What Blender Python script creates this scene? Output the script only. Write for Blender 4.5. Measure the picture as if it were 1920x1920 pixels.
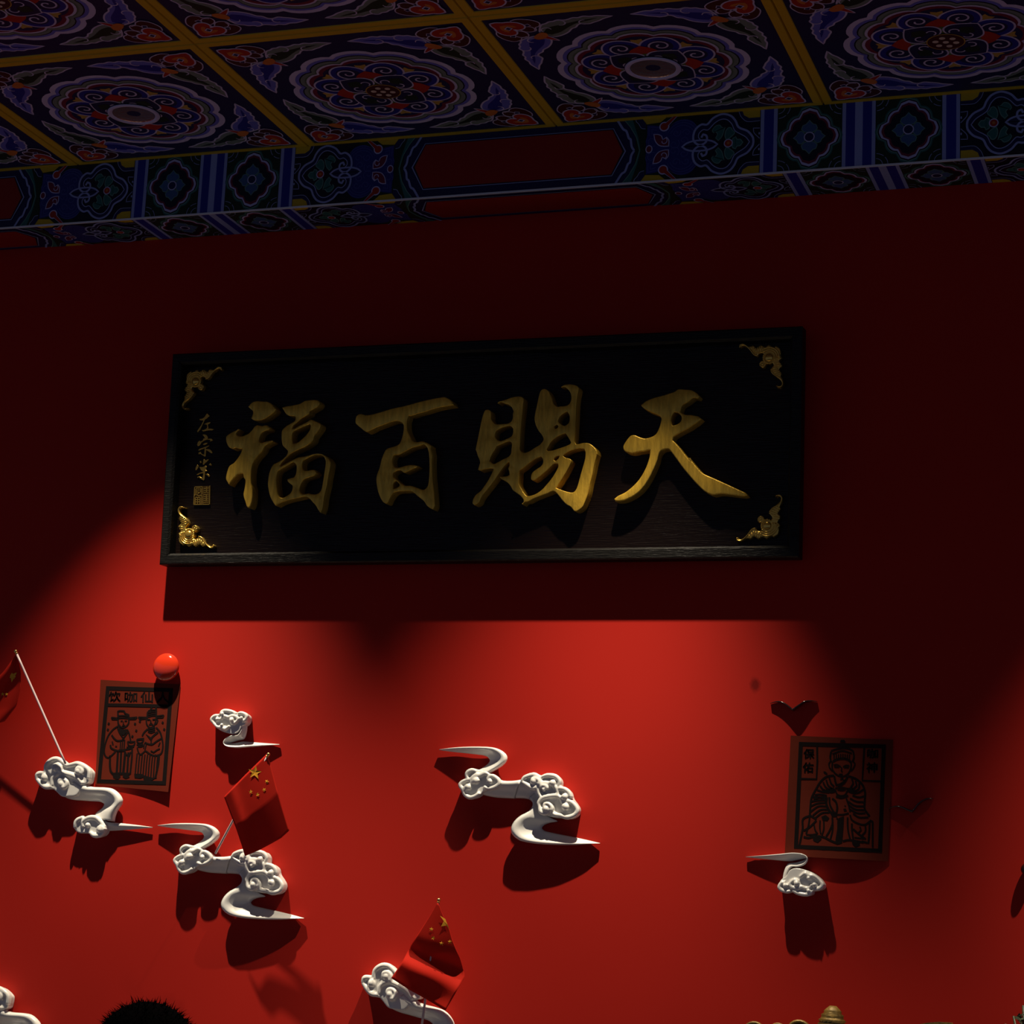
import bpy, bmesh, math, random
import numpy as np
from mathutils import Vector, Matrix, Euler

random.seed(4)
SC = bpy.context.scene
COL = SC.collection
for o in list(bpy.data.objects):
    bpy.data.objects.remove(o)

# ------------------------------------------------------------------ camera
H = 3.57                       # ceiling height, wall plane at Y = 0, room towards -Y
F_PX = 4231.59
CAM = Vector((2.0813, -3.9161 - 0.74307, H - 1.8674))
ROT = Euler((1.7757, -0.0444, 0.3208), 'XYZ')
cam = bpy.data.cameras.new('camera')
cam.sensor_width = 36.0
cam.lens = F_PX / 1920 * 36.0
cam.clip_end = 100
cam_o = bpy.data.objects.new('camera', cam)
cam_o.location = CAM
cam_o.rotation_euler = ROT
COL.objects.link(cam_o)
SC.camera = cam_o
SC.view_settings.view_transform = 'Standard'
SC.view_settings.look = 'None'
SC.view_settings.exposure = 0.0
SC.view_settings.gamma = 1.0
SC.view_settings.use_curve_mapping = False

# ------------------------------------------------------------------ world and lights
world = bpy.data.worlds.new('world')
SC.world = world
world.use_nodes = True
world.node_tree.nodes['Background'].inputs[0].default_value = (0.50, 0.60, 1.0, 1)
world.node_tree.nodes['Background'].inputs[1].default_value = 0.135
SC.cycles.max_bounces = 6
SC.cycles.sample_clamp_indirect = 4.0


def spot(name, loc, power, size, blend, radius, color, target=None):
    l = bpy.data.lights.new(name, 'SPOT')
    l.energy = power
    l.spot_size = math.radians(size)
    l.spot_blend = blend
    l.shadow_soft_size = radius
    l.color = color
    o = bpy.data.objects.new(name, l)
    o.location = loc
    if target is not None:
        o.rotation_euler = (Vector(target) - Vector(loc)).to_track_quat('-Z', 'Y').to_euler()
    COL.objects.link(o)
    return o


WARM = (1.0, 0.87, 0.66)
Y_ROW = 0.3 - 0.74307
# the two recessed downlights in the row of panels next to the wall
LAMPS = ((-1.50, -1.50), (-0.30, -0.33), (0.90, 0.40), (2.10, 2.10))
for lx, ax in LAMPS:
    spot('downlight_lamp', (lx, Y_ROW, H - 0.014), 300, 61, 1.0, 0.012, WARM, (ax, Y_ROW + 0.05, 0))

M = ROT.to_matrix()


def ray(px, py):
    return M @ Vector(((px - 960) / F_PX, -(py - 960) / F_PX, -1))


def W(px, py, d=0.0):
    """point at distance d in front of the back wall"""
    r = ray(px, py)
    t = (-d - CAM.y) / r.y
    return CAM + r * t


# ------------------------------------------------------------------ materials
MATS = {}


def mat(name, base, rough=0.6, metal=0.0, spec=0.5, bump=None, coat=0.0, sss=0.0, trans=None):
    if name in MATS:
        return MATS[name]
    m = bpy.data.materials.new(name)
    m.use_nodes = True
    nt = m.node_tree
    b = nt.nodes['Principled BSDF']
    b.inputs['Base Color'].default_value = (*base, 1)
    b.inputs['Roughness'].default_value = rough
    b.inputs['Metallic'].default_value = metal
    b.inputs['Specular IOR Level'].default_value = spec
    b.inputs['Coat Weight'].default_value = coat
    b.inputs['Coat Roughness'].default_value = 0.08
    if bump:
        scale, strength, dist, stretch = bump
        tc = nt.nodes.new('ShaderNodeTexCoord')
        mp = nt.nodes.new('ShaderNodeMapping')
        mp.inputs['Scale'].default_value = stretch
        n = nt.nodes.new('ShaderNodeTexNoise')
        n.inputs['Scale'].default_value = scale
        n.inputs['Detail'].default_value = 5
        bp = nt.nodes.new('ShaderNodeBump')
        bp.inputs['Strength'].default_value = strength
        bp.inputs['Distance'].default_value = dist
        nt.links.new(tc.outputs['Object'], mp.inputs[0])
        nt.links.new(mp.outputs[0], n.inputs['Vector'])
        nt.links.new(n.outputs['Fac'], bp.inputs['Height'])
        nt.links.new(bp.outputs[0], b.inputs['Normal'])
    MATS[name] = m
    return m


def vary(m, scale, lo, hi, stretch=(1, 1, 1)):
    """multiply the base colour by a soft noise between lo and hi"""
    nt = m.node_tree
    b = nt.nodes['Principled BSDF']
    c = b.inputs['Base Color'].default_value[:]
    tc = nt.nodes.new('ShaderNodeTexCoord')
    mp = nt.nodes.new('ShaderNodeMapping')
    mp.inputs['Scale'].default_value = stretch
    n = nt.nodes.new('ShaderNodeTexNoise')
    n.inputs['Scale'].default_value = scale
    n.inputs['Detail'].default_value = 4
    r = nt.nodes.new('ShaderNodeValToRGB')
    r.color_ramp.elements[0].position = 0.3
    r.color_ramp.elements[1].position = 0.7
    r.color_ramp.elements[0].color = (c[0] * lo, c[1] * lo, c[2] * lo, 1)
    r.color_ramp.elements[1].color = (c[0] * hi, c[1] * hi, c[2] * hi, 1)
    nt.links.new(tc.outputs['Object'], mp.inputs[0])
    nt.links.new(mp.outputs[0], n.inputs['Vector'])
    nt.links.new(n.outputs['Fac'], r.inputs['Fac'])
    nt.links.new(r.outputs['Color'], b.inputs['Base Color'])
    return m


wall_m = mat('red_wall_paint', (0.40, 0.0135, 0.0075), 0.62, spec=0.12, bump=(900, 0.12, 0.0006, (1, 1, 1)))
vary(wall_m, 1.6, 0.95, 1.05)
gold = mat('gold_leaf', (0.74, 0.45, 0.05), 0.36, metal=0.5, spec=0.5, bump=(420, 0.55, 0.0012, (1, 1, 0.22)))
vary(gold, 160, 0.72, 1.15, (1, 1, 0.15))
gold_cast = mat('cast_gold', (0.72, 0.46, 0.09), 0.26, metal=0.8, bump=(500, 0.25, 0.0006, (1, 1, 1)))
wood = mat('black_lacquered_wood', (0.0055, 0.0022, 0.0016), 0.34, spec=0.22, bump=(40, 0.5, 0.002, (0.7, 1, 11)))
frame_w = mat('black_frame_wood', (0.004, 0.0034, 0.0028), 0.42, spec=0.22, bump=(45, 0.7, 0.002, (0.8, 6, 10)))
porcelain = mat('white_porcelain', (0.74, 0.72, 0.68), 0.22, spec=0.5, coat=0.35)
black_glaze = mat('black_glaze', (0.010, 0.008, 0.008), 0.12, spec=0.6, coat=0.5)
flag_red = mat('flag_red_cloth', (0.56, 0.020, 0.010), 0.75, spec=0.1, bump=(1500, 0.1, 0.0003, (1, 1, 1)))
star_y = mat('flag_star_yellow', (0.72, 0.34, 0.03), 0.7, spec=0.1)
pole_m = mat('white_plastic_pole', (0.62, 0.48, 0.48), 0.4)
paper_m = mat('red_brown_paper', (0.11, 0.012, 0.004), 0.7, spec=0.12)
ink = mat('black_ink', (0.006, 0.003, 0.003), 0.8, spec=0.1)
ball_m = mat('glossy_red_ball', (0.52, 0.030, 0.010), 0.12, spec=0.5, coat=0.4)
hair_m = mat('black_hair', (0.0012, 0.001, 0.0012), 0.95, spec=0.0, bump=(300, 0.4, 0.002, (1, 1, 0.2)))
skin_m = mat('skin', (0.42, 0.24, 0.16), 0.5)
cloth_m = mat('dark_shirt_cloth', (0.02, 0.022, 0.03), 0.85)
floor_m = mat('dark_floor_tile', (0.16, 0.14, 0.13), 0.35)
steel = mat('reflector_metal', (0.55, 0.54, 0.47), 0.22, metal=0.9, bump=(160, 0.6, 0.002, (1, 1, 1)))
green_m = mat('dark_green_leaf', (0.022, 0.030, 0.009), 0.55, bump=(120, 0.5, 0.003, (1, 1, 1)))
bronze = mat('old_gilt_carving', (0.20, 0.12, 0.02), 0.5, metal=0.3, bump=(90, 0.6, 0.003, (1, 1, 1)))
vary(bronze, 60, 0.45, 1.2)
# flag cloth lets a little light through
nt = flag_red.node_tree
tr = nt.nodes.new('ShaderNodeBsdfTranslucent')
tr.inputs['Color'].default_value = (0.55, 0.03, 0.015, 1)
mx = nt.nodes.new('ShaderNodeMixShader')
mx.inputs[0].default_value = 0.3
nt.links.new(nt.nodes['Principled BSDF'].outputs[0], mx.inputs[1])
nt.links.new(tr.outputs[0], mx.inputs[2])
nt.links.new(mx.outputs[0], nt.nodes['Material Output'].inputs['Surface'])
# a faint old smudge on the red wall
nt = wall_m.node_tree
b = nt.nodes['Principled BSDF']
src = b.inputs['Base Color'].links[0].from_socket
tc = nt.nodes.new('ShaderNodeTexCoord')
sm = W(1416, 1284)
mp = nt.nodes.new('ShaderNodeMapping')
mp.vector_type = 'POINT'
mp.inputs['Location'].default_value = (-sm.x / 0.009, 0, -sm.z / 0.013)
mp.inputs['Scale'].default_value = (1 / 0.009, 0, 1 / 0.013)
ns = nt.nodes.new('ShaderNodeTexNoise')
ns.inputs['Scale'].default_value = 90
ln = nt.nodes.new('ShaderNodeVectorMath'); ln.operation = 'LENGTH'
ad = nt.nodes.new('ShaderNodeMath'); ad.operation = 'ADD'
rp = nt.nodes.new('ShaderNodeValToRGB')
rp.color_ramp.elements[0].position = 0.55
rp.color_ramp.elements[0].color = (0.45, 0.35, 0.35, 1)
rp.color_ramp.elements[1].position = 1.0
rp.color_ramp.elements[1].color = (1, 1, 1, 1)
sc_ = nt.nodes.new('ShaderNodeMath'); sc_.operation = 'MULTIPLY'; sc_.inputs[1].default_value = 0.5
ml = nt.nodes.new('ShaderNodeMix'); ml.data_type = 'RGBA'; ml.blend_type = 'MULTIPLY'
ml.inputs[0].default_value = 1.0
nt.links.new(tc.outputs['Object'], mp.inputs[0])
nt.links.new(tc.outputs['Object'], ns.inputs['Vector'])
nt.links.new(mp.outputs[0], ln.inputs[0])
nt.links.new(ln.outputs['Value'], ad.inputs[0])
nt.links.new(ns.outputs['Fac'], ad.inputs[1])
nt.links.new(ad.outputs[0], sc_.inputs[0])
nt.links.new(sc_.outputs[0], rp.inputs['Fac'])
nt.links.new(src, ml.inputs['A'])
nt.links.new(rp.outputs['Color'], ml.inputs['B'])
nt.links.new(ml.outputs['Result'], b.inputs['Base Color'])

PAINT = {
    'navy': (0.010, 0.010, 0.060), 'black_blue': (0.004, 0.004, 0.016), 'lilac': (0.42, 0.40, 0.62),
    'mid_blue': (0.10, 0.11, 0.46), 'blue': (0.012, 0.016, 0.22), 'green': (0.075, 0.115, 0.085),
    'dark_green': (0.010, 0.022, 0.012), 'grey_green': (0.13, 0.17, 0.16), 'yellow': (0.46, 0.30, 0.012),
    'ochre': (0.36, 0.24, 0.05), 'red': (0.30, 0.020, 0.010), 'dark_red': (0.050, 0.008, 0.008),
    'crimson': (0.13, 0.010, 0.035), 'orange': (0.42, 0.13, 0.025), 'teal': (0.020, 0.105, 0.095),
    'teal_light': (0.11, 0.22, 0.18), 'white_dot': (0.48, 0.42, 0.36), 'slate': (0.040, 0.085, 0.20),
    'panel_red': (0.25, 0.010, 0.006), 'leaf_green': (0.07, 0.13, 0.03), 'field_blue': (0.016, 0.020, 0.15),
    'thin_blue': (0.08, 0.09, 0.30), 'stripe': (0.24, 0.27, 0.50),
}


def paint(n):
    return mat('paint_' + n, PAINT[n], 0.5, spec=0.25)


# ------------------------------------------------------------------ mesh helpers
def link(name, me, parent=None, loc=None):
    o = bpy.data.objects.new(name, me)
    COL.objects.link(o)
    if parent is not None:
        o.parent = parent
    if loc is not None:
        o.location = loc
    return o


def thing(name, label, cat, loc=(0, 0, 0), rot=(0, 0, 0), group=None):
    o = bpy.data.objects.new(name, None)
    o.empty_display_size = 0.05
    COL.objects.link(o)
    o.location = loc
    o.rotation_euler = rot
    tag(o, label, cat, group)
    return o


def tag(o, label, cat, group=None):
    o['label'] = label
    o['category'] = cat
    if group:
        o['group'] = group
    return o


def struct(name, me, parent=None):
    o = link(name, me, parent)
    o['kind'] = 'structure'
    return o


class MB:
    """collects faces with named materials, builds one mesh"""

    def __init__(self):
        self.v, self.f, self.m, self.mats = [], [], [], []

    def mi(self, m):
        if m not in self.mats:
            self.mats.append(m)
        return self.mats.index(m)

    def add(self, vs, fs, m):
        o = len(self.v)
        self.v += [tuple(p) for p in vs]
        k = self.mi(m)
        for f in fs:
            self.f.append([i + o for i in f])
            self.m.append(k)

    def box(self, a, b, m):
        x0, y0, z0 = a
        x1, y1, z1 = b
        vs = [(x0, y0, z0), (x1, y0, z0), (x1, y1, z0), (x0, y1, z0), (x0, y0, z1), (x1, y0, z1), (x1, y1, z1), (x0, y1, z1)]
        self.add(vs, [(3, 2, 1, 0), (4, 5, 6, 7), (0, 1, 5, 4), (1, 2, 6, 5), (2, 3, 7, 6), (3, 0, 4, 7)], m)

    def mesh(self, name, smooth=False):
        me = bpy.data.meshes.new(name)
        me.from_pydata(self.v, [], self.f)
        for m in self.mats:
            me.materials.append(m)
        for p, k in zip(me.polygons, self.m):
            p.material_index = k
            p.use_smooth = smooth
        me.update()
        return me


def crom(pts, n=4, closed=True, corner=62):
    """Catmull-Rom through pts, sharp corners kept"""
    P = [np.array(p, float) for p in pts]
    N = len(P)
    sharp = []
    for i in range(N):
        if not closed and i in (0, N - 1):
            sharp.append(True)
            continue
        a = P[i] - P[i - 1]
        c = P[(i + 1) % N] - P[i]
        la, lc = np.linalg.norm(a), np.linalg.norm(c)
        if la < 1e-9 or lc < 1e-9:
            sharp.append(True)
            continue
        cosv = np.clip(np.dot(a, c) / (la * lc), -1, 1)
        sharp.append(math.degrees(math.acos(cosv)) > corner)
    tang = []
    for i in range(N):
        if sharp[i]:
            tang.append(None)
        else:
            tang.append((P[(i + 1) % N] - P[i - 1]) * 0.5)
    out = []
    for i in range(N if closed else N - 1):
        p0, p1 = P[i], P[(i + 1) % N]
        d = p1 - p0
        L = np.linalg.norm(d)
        t0 = tang[i] if tang[i] is not None else d
        t1 = tang[(i + 1) % N] if tang[(i + 1) % N] is not None else d
        l0, l1 = np.linalg.norm(t0), np.linalg.norm(t1)
        if l0 > L:
            t0 = t0 * L / l0
        if l1 > L:
            t1 = t1 * L / l1
        for k in range(n):
            t = k / n
            h00 = 2 * t ** 3 - 3 * t ** 2 + 1
            h10 = t ** 3 - 2 * t ** 2 + t
            h01 = -2 * t ** 3 + 3 * t ** 2
            h11 = t ** 3 - t ** 2
            out.append(h00 * p0 + h10 * t0 + h01 * p1 + h11 * t1)
    if not closed:
        out.append(P[-1])
    return out


def area2(p):
    return sum(p[i - 1][0] * p[i][1] - p[i][0] * p[i - 1][1] for i in range(len(p))) / 2


def curve_mesh(name, loops, half, bevel, res=2, offset=None):
    """filled, bevelled and extruded outline in the local XY plane, |z| <= half"""
    c = bpy.data.curves.new(name + '_c', 'CURVE')
    c.dimensions = '2D'
    c.fill_mode = 'BOTH'
    c.extrude = max(half - bevel, 0.0)
    c.bevel_depth = bevel
    c.bevel_resolution = res
    c.offset = -bevel if offset is None else offset
    for lp in loops:
        s = c.splines.new('POLY')
        s.points.add(len(lp) - 1)
        for q, pt in zip(s.points, lp):
            q.co = (pt[0], pt[1], 0, 1)
        s.use_cyclic_u = True
    o = bpy.data.objects.new(name + '_t', c)
    COL.objects.link(o)
    dg = bpy.context.evaluated_depsgraph_get()
    dg.update()
    me = bpy.data.meshes.new_from_object(o.evaluated_get(dg))
    me.name = name
    bpy.data.objects.remove(o)
    bpy.data.curves.remove(c)
    return me


def xform(me, f):
    n = len(me.vertices)
    a = np.empty(n * 3)
    me.vertices.foreach_get('co', a)
    a = a.reshape(-1, 3)
    a = np.array([f(p) for p in a])
    me.vertices.foreach_set('co', a.ravel())
    me.update()
    return me


def smooth_angle(o, deg=40):
    me = o.data
    for p in me.polygons:
        p.use_smooth = True
    bm = bmesh.new()
    bm.from_mesh(me)
    lim = math.radians(deg)
    for e in bm.edges:
        if len(e.link_faces) == 2:
            e.smooth = e.calc_face_angle(0) < lim
    bm.to_mesh(me)
    bm.free()


def tube_geo(pts, rad, seg=8):
    pts = [Vector(p) for p in pts]
    n = len(pts)
    if not hasattr(rad, '__len__'):
        rad = [rad] * n
    vs, fs = [], []
    up = Vector((0.13, 0.97, 0.21))
    for i, p in enumerate(pts):
        t = (pts[min(i + 1, n - 1)] - pts[max(i - 1, 0)])
        t = t.normalized() if t.length > 1e-9 else Vector((1, 0, 0))
        a = up - t * up.dot(t)
        if a.length < 1e-3:
            a = Vector((1, 0, 0)) - t * t.x
        a.normalize()
        c = t.cross(a)
        for k in range(seg):
            g = 2 * math.pi * k / seg
            vs.append(p + (a * math.cos(g) + c * math.sin(g)) * rad[i])
    for i in range(n - 1):
        for k in range(seg):
            k2 = (k + 1) % seg
            fs.append((i * seg + k, i * seg + k2, (i + 1) * seg + k2, (i + 1) * seg + k))
    vs += [pts[0], pts[-1]]
    for k in range(seg):
        k2 = (k + 1) % seg
        fs.append((len(vs) - 2, k2, k))
        fs.append((len(vs) - 1, (n - 1) * seg + k, (n - 1) * seg + k2))
    return vs, fs


def ball_geo(c, r, seg=12, rings=8, squash=(1, 1, 1)):
    c = Vector(c)
    vs, fs = [], []
    for i in range(rings + 1):
        th = math.pi * i / rings
        for k in range(seg):
            ph = 2 * math.pi * k / seg
            vs.append(c + Vector((r * math.sin(th) * math.cos(ph) * squash[0], r * math.sin(th) * math.sin(ph) * squash[1], r * math.cos(th) * squash[2])))
    for i in range(rings):
        for k in range(seg):
            k2 = (k + 1) % seg
            fs.append((i * seg + k, i * seg + k2, (i + 1) * seg + k2, (i + 1) * seg + k))
    return vs, fs


def flat(mb, pts, m, z, f):
    """flat polygon pts (2D) on level z, mapped by f(x, y, z)"""
    vs = [f(p[0], p[1], z) for p in pts]
    mb.add(vs, [list(range(len(vs)))], m)


def stroke(mb, pts, w, m, z, f, closed=False, taper=False):
    """flat line of width w along pts"""
    P = [np.array(p, float) for p in pts]
    n = len(P)
    L, R = [], []
    for i in range(n):
        a = P[i - 1] if (i > 0 or closed) else P[i]
        c = P[(i + 1) % n] if (i < n - 1 or closed) else P[i]
        t = c - a
        l = np.linalg.norm(t)
        t = t / l if l > 1e-12 else np.array([1.0, 0.0])
        nn = np.array([-t[1], t[0]])
        ww = w / 2
        if taper:
            ww *= 0.35 + 0.65 * math.sin(math.pi * (0.15 + 0.75 * i / max(n - 1, 1)))
        L.append(P[i] + nn * ww)
        R.append(P[i] - nn * ww)
    vs = [f(p[0], p[1], z) for p in L] + [f(p[0], p[1], z) for p in R]
    fs = []
    for i in range(n if closed else n - 1):
        j = (i + 1) % n
        fs.append((i, j, n + j, n + i))
    mb.add(vs, fs, m)


def circ(cx, cy, rx, ry=None, n=20, a0=0.0):
    ry = rx if ry is None else ry
    return [(cx + rx * math.cos(a0 + 2 * math.pi * k / n), cy + ry * math.sin(a0 + 2 * math.pi * k / n)) for k in range(n)]


def arc(cx, cy, r, d0, d1, n=12):
    return [(cx + r * math.cos(math.radians(d0 + (d1 - d0) * k / n)), cy + r * math.sin(math.radians(d0 + (d1 - d0) * k / n))) for k in range(n + 1)]


def spiral(cx, cy, r0, r1, d0, turns, n=26):
    return [(cx + (r0 + (r1 - r0) * k / n) * math.cos(math.radians(d0) + turns * 2 * math.pi * k / n),
             cy + (r0 + (r1 - r0) * k / n) * math.sin(math.radians(d0) + turns * 2 * math.pi * k / n)) for k in range(n + 1)]


# ------------------------------------------------------------------ room shell
mb = MB()
mb.box((-3.2, 0, 0), (4.2, 0.2, H + 0.05), wall_m)
wall = struct('wall_back', mb.mesh('wall_back'))
mb = MB()
mb.box((-3.2, -6.5, -0.15), (4.2, 0.2, 0), floor_m)
struct('floor', mb.mesh('floor'))

P = 0.6                        # ceiling panel size
YS = -0.15031                  # front face of the painted beam
Y0 = -0.74307                  # first panel joint in front of the beam
mb = MB()
mb.box((-3.2, -6.5, H + 0.012), (4.2, 0.2, H + 0.10), paint('yellow'))
ceiling = struct('ceiling', mb.mesh('ceiling'))

# --- one ceiling panel: board with raised yellow border and V joint
BW = 0.0205


def panel_mesh(ylen):
    mb = MB()
    ye, na = paint('yellow'), paint('navy')
    g, dz = 0.0025, 0.004
    x1, y1 = P, ylen
    rect = lambda i, z, j=None: [(i, i, z), (x1 - i, i, z), (x1 - i, y1 - (i if j is None else j), z), (i, y1 - (i if j is None else j), z)]
    cut = ylen < P - 1e-4
    jb = BW - (P - ylen) if cut else None
    r0 = rect(0.0, 0.012, 0 if cut else None)
    r1 = rect(0.0003, 0.003, 0 if cut else None)
    r2 = rect(g, -0.002, 0 if cut else None)
    r3 = rect(BW - 0.001, -0.002, jb)
    r4 = rect(BW, 0.0, jb)
    vs = r0 + r1 + r2 + r3 + r4
    fs = []
    for a in range(4):
        for k in range(4):
            k2 = (k + 1) % 4
            fs.append((a * 4 + k, (a + 1) * 4 + k, (a + 1) * 4 + k2, a * 4 + k2))
    mb.add(vs, fs, ye)
    mb.add(r4, [(3, 2, 1, 0)], na)
    return mb.mesh('ceiling_panel')


def down(x, y, z):             # painted layers lie just below the board (facing the room)
    return (x, y, -0.0006 - z * 0.00035)


def scallop(n, rv, rb, a0, k=7):
    """n-lobed outline: valleys at radius rv, bumps at radius rb, first valley at a0"""
    out = []
    for i in range(n):
        for j in range(k):
            t = j / k
            a = math.radians(a0 + 360 / n * (i + t))
            r = rv + (rb - rv) * (math.sin(math.pi * t) ** 0.62)
            out.append((r * math.cos(a), r * math.sin(a)))
    return out


def medallion(hole):
    mb = MB()
    p = paint
    flat(mb, scallop(12, 0.190, 0.2035, 15)[::-1], p('lilac'), 0, down)
    flat(mb, scallop(12, 0.177, 0.1905, 15)[::-1], p('mid_blue'), 1, down)
    flat(mb, scallop(12, 0.1685, 0.182, 15)[::-1], p('black_blue'), 2, down)
    flat(mb, scallop(12, 0.1655, 0.179, 15)[::-1], p('grey_green'), 3, down)
    flat(mb, scallop(12, 0.157, 0.170, 15)[::-1], p('green'), 4, down)
    flat(mb, scallop(12, 0.1535, 0.166, 15)[::-1], p('lilac'), 5, down)
    flat(mb, scallop(12, 0.148, 0.160, 15)[::-1], p('crimson'), 6, down)
    flat(mb, scallop(12, 0.139, 0.150, 15)[::-1], p('navy'), 7, down)
    for k in range(8):
        a = math.radians(45 * k)
        c, s = math.cos(a), math.sin(a)
        tri = [(0.10, -0.012), (0.138, -0.012), (0.134, 0.0), (0.138, 0.012), (0.10, 0.012)]
        flat(mb, [(x * c - y * s, x * s + y * c) for x, y in tri][::-1], p('ochre'), 8, down)
    for k in range(8):
        a = 22.5 + 45 * k
        cx, cy = 0.108 * math.cos(math.radians(a)), 0.108 * math.sin(math.radians(a))
        # pear shaped petal
        o = []
        for j in range(26):
            t = 2 * math.pi * j / 26
            x = 0.042 * math.cos(t)
            y = 0.0435 * math.sin(t) * (1 - 0.12 * math.cos(t))
            ca, sa = math.cos(math.radians(a)), math.sin(math.radians(a))
            o.append((cx + x * ca - y * sa, cy + x * sa + y * ca))
        flat(mb, o[::-1], p('lilac'), 9 + (k % 2) * 0.5, down)
        o2 = [(cx + (q[0] - cx) * 0.90, cy + (q[1] - cy) * 0.90) for q in o]
        flat(mb, o2[::-1], p('blue'), 10 + (k % 2) * 0.5, down)
        o3 = [(cx + (q[0] - cx) * 0.62, cy + (q[1] - cy) * 0.62) for q in o]
        flat(mb, o3[::-1], p('navy'), 11, down)
        sgn = 1
        stroke(mb, spiral(cx, cy, 0.030, 0.004, a + 120, 1.55 * sgn), 0.0040, p('lilac'), 12, down)
    for k in range(4):         # red petals on the axes
        a = math.radians(90 * k)
        c, s = math.cos(a), math.sin(a)
        sh = crom([(0.045, -0.020), (0.072, -0.032), (0.092, -0.022), (0.108, 0.0), (0.092, 0.022), (0.072, 0.032), (0.045, 0.020)], 3)
        flat(mb, [(x * c - y * s, x * s + y * c) for x, y in sh][::-1], p('red'), 13, down)
        sh = crom([(0.040, -0.012), (0.062, -0.014), (0.070, 0.0), (0.062, 0.014), (0.040, 0.012)], 3)
        flat(mb, [(x * c - y * s, x * s + y * c) for x, y in sh][::-1], p('leaf_green'), 14, down)
    for k in range(4):         # heart shaped leaves on the diagonals
        a = math.radians(45 + 90 * k)
        c, s = math.cos(a), math.sin(a)
        rot = lambda L: [(x * c - y * s, x * s + y * c) for x, y in L]
        hp = [(0.103, 0.0), (0.094, 0.014), (0.078, 0.034), (0.062, 0.044), (0.044, 0.042), (0.032, 0.028), (0.030, 0.012)]
        heart = crom(hp + [(x, -y) for x, y in hp[:0:-1]], 4)
        flat(mb, rot(heart)[::-1], p('lilac'), 15, down)
        h2 = [(0.062 + (x - 0.062) * 0.91, y * 0.91) for x, y in heart]
        flat(mb, rot(h2)[::-1], p('navy'), 16, down)
        h3 = crom([(0.084, 0), (0.070, 0.018), (0.052, 0.012), (0.052, -0.012), (0.070, -0.018)], 3)
        flat(mb, rot(h3)[::-1], p('dark_green'), 17, down)
        for sg in (1, -1):
            cu = spiral(0.050, 0.0165 * sg, 0.0115, 0.008, 200, -0.62 * sg, 10)
            stroke(mb, rot(cu), 0.0030, p('lilac'), 18, down)
    if hole:
        flat(mb, circ(0, 0, 0.060, n=28)[::-1], p('navy'), 19, down)
    else:
        flat(mb, circ(0, 0, 0.0385, n=28)[::-1], p('ochre'), 19, down)
        flat(mb, circ(0, 0, 0.0360, n=28)[::-1], p('dark_red'), 20, down)
        for k in range(7):
            r = 0 if k == 0 else 0.0205
            flat(mb, circ(r * math.cos(k * math.pi / 3 + 0.3), r * math.sin(k * math.pi / 3 + 0.3), 0.0062, n=12)[::-1], p('white_dot'), 21, down)
    return mb.mesh('medallion')


def grow(pts, d):
    """offset a closed polygon outwards by d"""
    A = area2(pts)
    n = len(pts)
    out = []
    for i in range(n):
        a, b_, c = np.array(pts[i - 1]), np.array(pts[i]), np.array(pts[(i + 1) % n])
        t = c - a
        l = np.linalg.norm(t)
        t = t / l if l > 1e-12 else np.array([1.0, 0])
        nn = np.array([t[1], -t[0]]) * (1 if A > 0 else -1)
        out.append(b_ + nn * d)
    return out


def ccw(p):
    return p if area2(p) > 0 else p[::-1]


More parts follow.
